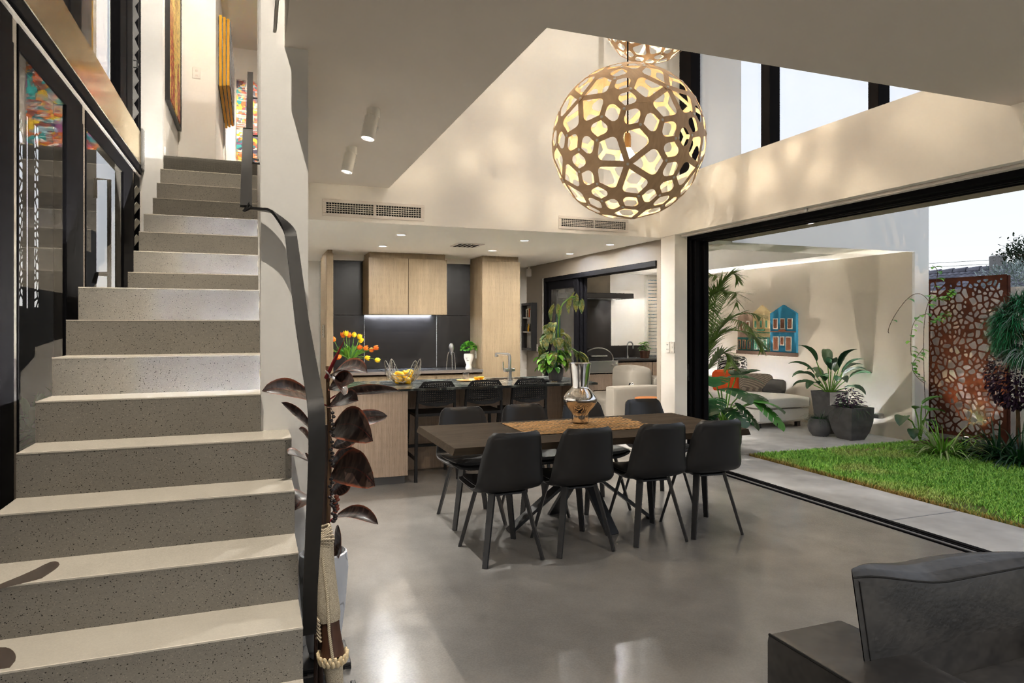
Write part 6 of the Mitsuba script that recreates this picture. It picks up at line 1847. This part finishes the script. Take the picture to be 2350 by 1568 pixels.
for r_ in range(22):
    part(nh, 'ridge_tile', MB().tube([(20.2, 10.2 + .42 * r_, 3.19), (20.2, 10.6 + .42 * r_, 3.18)], [.12, .10], 8), 'mat_rooftile')
cl = thing('roof_cooler', 'round grey cooler unit standing on the tiled roof', 'cooler')
cpt = np.array([20.2, 13.5, 3.40])
part(cl, 'drum', MB().lathe([(0.001, -.6), (0.20, -.6), (0.21, 0.0), (0.215, 0.13), (0.19, 0.16), (0.001, 0.17)], cpt, 24), 'mat_grey', 40)
ss_ = thing('silver_tree', 'grey green shrub between the rusted screen and the tiled roof', 'tree')
b = MB(); so_ = at(2335, 656, 7.2)
for k in range(2600):
    d = rq.normal(size=3); d /= np.linalg.norm(d); r = rq.uniform(.3, 1) ** .5
    o = so_ + d * r * np.array([.75, .85, .42]) + np.array([.4, .1, 0])
    v, f = leaf(o, d + rq.normal(size=3) * .7 + [0, 0, .4], .10, .022, .4, .1, n=3, m=2); b.add(v, f)
part(ss_, 'foliage', b, 'mat_leafsilver', True, kind='stuff')
part(ss_, 'trunk', MB().tube([so_ * [1, 1, 0] + [.4, .1, -.1], so_ + [.4, .1, 0]], [.06, .03], 8), 'mat_bark', 40)
tr_ = thing('tree', 'dark leaved tree branch rising at the right edge against the sky', 'tree')
b = MB(); bk_ = MB(); t0 = at(2385, 640, 9.0)
bk_.tube([t0 * [1, 1, 0] + [0, 0, -.1], t0, at(2365, 580, 9.0)], [.15, .10, .05], 8)
for (u1, v1) in ((2335, 575), (2345, 600), (2330, 592), (2355, 560), (2375, 545), (2322, 580)):
    e = at(u1, v1, 8.9 + .05 * (u1 % 7)); bk_.tube([at(2372, 620, 9.0), (at(2372, 600, 9.0) + e) / 2, e], [.03, .02, .008], 5)
    for k in range(150):
        o = e + rq.normal(size=3) * np.array([.12, .12, .09]); v, f = leaf(o, rq.normal(size=3) + [0, 0, .2], .07, .035, .5, .1, n=3, m=2); b.add(v, f)
part(tr_, 'foliage', b, 'mat_treeleaf', True, kind='stuff'); part(tr_, 'branches', bk_, 'mat_bark', 40)
for k, zz in enumerate((5.1, 5.35, 5.6)):
    tag(put('power_line', MB().tube([(40 - 4, 40 + 5, zz), (40 + 5, 26, zz + .05), (54, 12, zz)], 0.012, 5), 'mat_grey'), f'thin overhead power line above the roof, {("lowest", "middle", "topmost")[k]} of three', 'power line', 'power lines')

# beyond the left glass: dark side wall with laser-cut strips, planting
sw = struct_root('wall_side', 'dark side wall with laser cut light strips seen through the left glass doors')
M_ = np.array([[0, 0, -1, -1.90], [-1, 0, 0, 0], [0, 1, 0, 0], [0, 0, 0, 1.0]])
cut = [(6.99, 7.13), (7.225, 7.265), (7.44, 7.60), (8.32, 8.50)]
lo, hi = 1.70, 3.42
pl = sbox(-10.1, -0.12, 3.0, 6.6)
for k, (a, b_) in enumerate(cut):
    if k == 1:
        pl = pl.difference(sbox(-b_, lo, -a, hi)); continue
    hs = voronoi_holes(b_ - a, hi - lo, 46, np.random.default_rng(40 + k), gap=0.022, margin=0.004, smooth=0.006, relax=1)
    pl = pl.difference(unary_union([affinity.translate(h, -b_, lo) for h in hs]))
part(sw, 'sheet', MB().poly(pl, 0.002, M_), 'mat_sidewall')
op = thing('outdoor_pipe', 'slim dark pipe with a bent top arm and small tap outside the left glass doors', 'pipe')
part(op, 'pipe', MB().tube([(-1.147, 6.6, -0.13), (-1.147, 6.6, 2.78), (-1.25, 6.6, 2.78), (-1.25, 6.6, 2.62)], 0.016, 8), 'mat_black', 40)
part(op, 'tap', MB().tube([(-1.147, 6.6, 1.98), (-1.24, 6.6, 1.98), (-1.26, 6.6, 1.90)], 0.02, 8), 'mat_black', 40)
for k in range(5):
    t = thing('side_shrub', f'dark leafy shrub outside the left glass, {("first", "second", "third", "fourth", "fifth")[k]} from the camera', 'shrub', 'shrubs along the dark side wall')
    b = MB(); o = np.array([-1.50, 3.1 + 0.90 * k, 0.45])
    for i in range(160):
        d = rq.normal(size=3); d /= np.linalg.norm(d)
        v, f = leaf(o + d * np.array([.22, .4, .45]), d + [0, 0, .5], .18, .05, 1.3, .2, n=4, m=2); b.add(v, f)
    part(t, 'foliage', b, 'mat_leafdark', True, kind='stuff')
    part(t, 'stem', MB().tube([(o[0], o[1], -.13), (o[0], o[1], .5)], .02, 6), 'mat_bark', 40)
# ---------------------------------------------------------------- rubber plant by the stairs
def leaf_uv(n, m):
    return np.array([(i / n, j / m) for i in range(n + 1) for j in range(m + 1)])


def px_leaf(u0, v0, Y0, u1, v1, Y1, width, roll=0.0, sag=0.12, fold=0.22, n=12, m=8, belly=0.5):
    """broad leaf between two points read off the photograph; roll turns it about its midrib, sag bows it upwards"""
    a, b = at(u0, v0, Y0), at(u1, v1, Y1); L = np.linalg.norm(b - a); d = (b - a) / L
    s = np.cross(d, [0, 0, 1.0]); s /= np.linalg.norm(s); nr = np.cross(s, d)
    s, nr = s * math.cos(roll) + nr * math.sin(roll), nr * math.cos(roll) - s * math.sin(roll)
    P = []
    for i in range(n + 1):
        t = i / n
        w = width / 2 * max(0.012, math.sin(math.pi * t ** (math.log(.5) / math.log(belly))) ** 0.62 if 0 < t < 1 else 0.012)
        c = a + d * L * t + np.array([0, 0, 1.0]) * sag * L * 4 * t * (1 - t) * (0.9 + .1 * t)
        for j in range(m + 1):
            q = 2 * j / m - 1
            P.append(c + s * w * q + nr * (fold * w * q * q + 0.03 * w * math.sin(11 * t + 2 * q)))
    i, j = np.meshgrid(np.arange(n), np.arange(m), indexing='ij'); k = m + 1
    f = np.stack([i * k + j, (i + 1) * k + j, (i + 1) * k + j + 1, i * k + j + 1], -1).reshape(-1, 4)
    return np.array(P), np.vstack([f[:, [0, 1, 2]], f[:, [0, 2, 3]]])


rt = thing('rubber_plant', 'burgundy rubber plant in a pale pot beside the stairs', 'rubber plant')
po = np.array([0.30, 3.25, 0.03])
part(rt, 'pot', MB().lathe([(0.001, 0), (0.062, 0), (0.075, 0.05), (0.098, 0.22), (0.112, 0.40), (0.106, 0.47), (0.098, 0.475), (0.096, 0.43), (0.001, 0.42)], po, 40), 'mat_whitepot', 40)
part(rt, 'soil', MB().lathe([(0.097, 0.432), (0.001, 0.436)], po, 20), 'mat_soil', True)
part(rt, 'stem', MB().tube([(0.31, 3.25, 0.44), (0.325, 3.25, 0.8), (0.325, 3.24, 1.1), (0.315, 3.24, 1.36)], [0.014, 0.012, 0.010, 0.007], 10), 'mat_bark', 40)
part(rt, 'leaf_sheath', MB().tube([at(748, 868, 3.24), at(768, 826, 3.20), at(791, 779, 3.15)], [0.010, 0.008, 0.001], 10), 'mat_redstem', 40, label='pointed red leaf sheath at the tip')
RL = [(729, 924, 3.24, 601, 898, 3.05, .105, .9, .10, .3), (722, 992, 3.24, 646, 924, 3.10, .05, 1.3, .06, .2), (722, 1030, 3.24, 686, 985, 3.1, .07, 1.0, .05, .3), (722, 1068, 3.25, 660, 1042, 3.05, .11, .5, .03, .3), (724, 1100, 3.25, 700, 1040, 3.15, .06, 1.2, .0, .3), (722, 1150, 3.25, 676, 1172, 3.0, .12, .3, .14, .3),
      (757, 868, 3.24, 843, 856, 3.05, .11, -.5, .16, .35), (750, 858, 3.24, 789, 908, 2.95, .10, .6, .05, .3), (756, 890, 3.24, 813, 876, 3.0, .10, -1.0, .05, .35), (770, 908, 3.24, 918, 897, 3.10, .075, .75, .03, .3), (755, 930, 3.24, 822, 920, 3.0, .11, -.8, .05, .3),
      (758, 990, 3.24, 856, 1013, 3.0, .16, -1.15, .20, .2), (790, 975, 3.4, 889, 955, 3.45, .085, -1.0, .04, .35), (764, 1028, 3.24, 822, 1000, 3.3, .07, -1.1, .02, .3), (760, 1072, 3.24, 832, 1045, 3.25, .10, -1.1, .12, .35), (760, 1088, 3.24, 861, 1116, 3.0, .165, -1.15, .20, .2), (760, 1135, 3.24, 805, 1108, 3.25, .07, -1.1, .02, .3),
      (764, 1190, 3.24, 868, 1204, 3.05, .09, -.45, .14, .35), (768, 1290, 3.2, 776, 1205, 3.05, .07, 1.2, .02, .2)]
for a in RL:
    uvl = leaf_uv(12, 8)
    p, f = px_leaf(*a[:7], roll=a[7], sag=a[8], fold=a[9])
    lf = part(rt, 'leaf', (p, f), 'mat_rubberleaf', True, uv=uvl)
    st0 = np.array([0.322, 3.245, max(.5, p[4][2] - .02)])
    part(lf, 'stalk', MB().tube([st0, p[4]], 0.004, 6), 'mat_redstem', 40)
pb = thing('plant_stand', 'low black square stand under the pale plant pot', 'plant stand')
part(pb, 'top', MB().box(0.19, 0.41, 3.13, 3.37, 0.012, 0.029, 0.003), 'mat_black')
part(pb, 'runner', MB().box(0.19, 0.22, 3.13, 3.37, 0, 0.012), 'mat_black')
part(pb, 'runner', MB().box(0.38, 0.41, 3.13, 3.37, 0, 0.012), 'mat_black')

# carved stake with bead strings
stk = thing('carved_stake', 'slim dark carved stake hung with strings of dark beads behind the handrail', 'carving')
part(stk, 'stake', MB().tube([(0.262, 3.02, 0.02), (0.27, 3.02, 0.5), (0.285, 3.02, 1.0), (0.29, 3.02, 1.12)], [0.016, 0.015, 0.013, 0.006], 10), 'mat_darkwood', 40)
part(stk, 'foot', MB().box(0.20, 0.335, 2.97, 3.075, 0, 0.02, 0.003), 'mat_black')
for k, (u0, v0, v1, n) in enumerate(((763, 948, 1000, 7), (762, 1015, 1066, 7), (760, 1100, 1158, 8), (768, 1150, 1196, 9), (772, 1140, 1175, 6))):
    b = MB()
    for i in range(n):
        p = at(u0 + 3 * math.sin(i * 2.2), v0 + (v1 - v0) * i / (n - 1), 2.99); b.ball(p, 0.009 if k < 3 else 0.011, 1, (1, 1, .8))
    b.tube([at(760, v0 - 12, 3.01), at(u0, v0, 2.99), at(u0, v1, 2.99)], 0.0015, 4)
    part(stk, 'bead_string', b, 'mat_bead' if k != 4 else 'mat_beadred', True)

# wrapped ceremonial pole
cpole = thing('wrapped_pole', 'ceremonial pole wrapped in woven cloth, rope, leather and cowrie shells in front of the plant', 'pole')
A0, A1 = np.array([0.315, 2.86, 0.0]), np.array([0.270, 2.97, 0.70])


def along(t, off=0.0):
    return A0 + (A1 - A0) * t + np.array([off, 0, 0])


def ring(t, r, tube_r, n=20, ph=0.0, z=0.0):
    c = along(t)
    return [c + np.array([r * math.cos(a + ph), r * math.sin(a + ph), z * math.sin(2 * a)]) for a in np.linspace(0, 2 * math.pi, n)]


part(cpole, 'core', MB().tube([along(0.03), along(0.98)], 0.012, 10), 'mat_darkwood', 40)
part(cpole, 'lower_cloth', MB().tube([along(t) for t in np.linspace(0.03, 0.24, 8)], [.034, .035, .034, .035, .036, .037, .040, .045], 16), 'mat_woven', 40)
part(cpole, 'leather_cuff', MB().tube([along(t) for t in np.linspace(0.27, 0.47, 8)], [.050, .047, .044, .042, .040, .039, .038, .038], 18), 'mat_brownleather', 40)
part(cpole, 'upper_cloth', MB().tube([along(t, 0.004 * math.sin(7 * t)) for t in np.linspace(0.46, 0.93, 12)], [.042, .047, .047, .046, .045, .044, .043, .041, .040, .040, .039, .036], 18), 'mat_woven', 40)
for k in range(7):
    part(cpole, 'rope_wrap', MB().tube(ring(0.90 + 0.016 * k, 0.041 - 0.003 * abs(k - 2), .006, 18, .4 * k, .006), 0.0065, 7), 'mat_rope', True)
for k in range(2):
    part(cpole, 'rope_wrap', MB().tube(ring(0.235 + 0.018 * k, 0.046, .006, 18, .3 * k, .004), 0.007, 7), 'mat_rope', True)
for k in range(6):
    part(cpole, 'rope_coil', MB().tube([along(.36 + .022 * k) + np.array([-.042 - .014 * math.sin(a * .5), -.02 * math.cos(a), .012 * math.sin(a)]) for a in np.linspace(0, math.pi, 8)], 0.005, 6), 'mat_rope', True)
part(cpole, 'hanging_cord', MB().tube([along(.84, -.012) + [0, -.043, 0], along(.6, -.006) + [0, -.050, 0], along(.42, -.010) + [0, -.052, 0], along(.27, -.004) + [0, -.056, 0], along(.23, .0) + [0, -.040, 0]], 0.006, 8), 'mat_rope', True)
for rr_, (t_, r_) in enumerate(((0.268, .057), (0.245, .054))):
    for i in range(17):
        a = 2 * math.pi * (i + .5 * rr_) / 17
        part(cpole, 'cowrie_shell', MB().ball(along(t_) + np.array([r_ * math.cos(a), r_ * math.sin(a), 0]), 0.0125, 1, (.7, .7, 1.4), Rz(a) @ Ry(.35)), 'mat_cowrie', True)
part(cpole, 'stand', MB().box(0.215, 0.235, 2.70, 2.93, 0, 0.03, 0.003).box(0.385, 0.405, 2.74, 2.97, 0, 0.03, 0.003).box(0.235, 0.385, 2.82, 2.86, 0, 0.022, 0.003), 'mat_black')
part(cpole, 'side_stick', MB().tube([(0.235, 2.90, 0.02), (0.245, 2.96, 0.35), (0.25, 2.99, 0.56)], 0.008, 8), 'mat_darkwood', 40)

# the plant whose leaf tips show at the lower left edge
np_ = thing('corner_plant', 'large brown leaf tips of a plant at the lower left edge of the picture', 'plant')
q = np.array([-0.72, 0.55, 0.0])
part(np_, 'pot', MB().lathe([(0.001, 0), (0.12, 0), (0.16, 0.3), (0.15, 0.3), (0.001, 0.27)], q, 28), 'mat_pot', 40)
part(np_, 'stem', MB().tube([q + [0, 0, .27], q + [0.02, .1, .7], q + [.04, .2, .98]], [.014, .012, .008], 8), 'mat_bark', 40)
for (u0, v0, Y0, u1, v1, Y1, w) in ((-110, 1392, 1.05, 95, 1328, 1.30, .13), (-130, 1520, 1.0, 22, 1533, 1.22, .06)):
    p, f = px_leaf(u0, v0, Y0, u1, v1, Y1, w, roll=.35, sag=.02, fold=.1)
    lf = part(np_, 'leaf', (p, f), 'mat_brownleaf', True, uv=leaf_uv(12, 8))
    part(lf, 'stalk', MB().tube([q + [.04, .2, .95], p[4]], 0.004, 6), 'mat_redstem', 40)
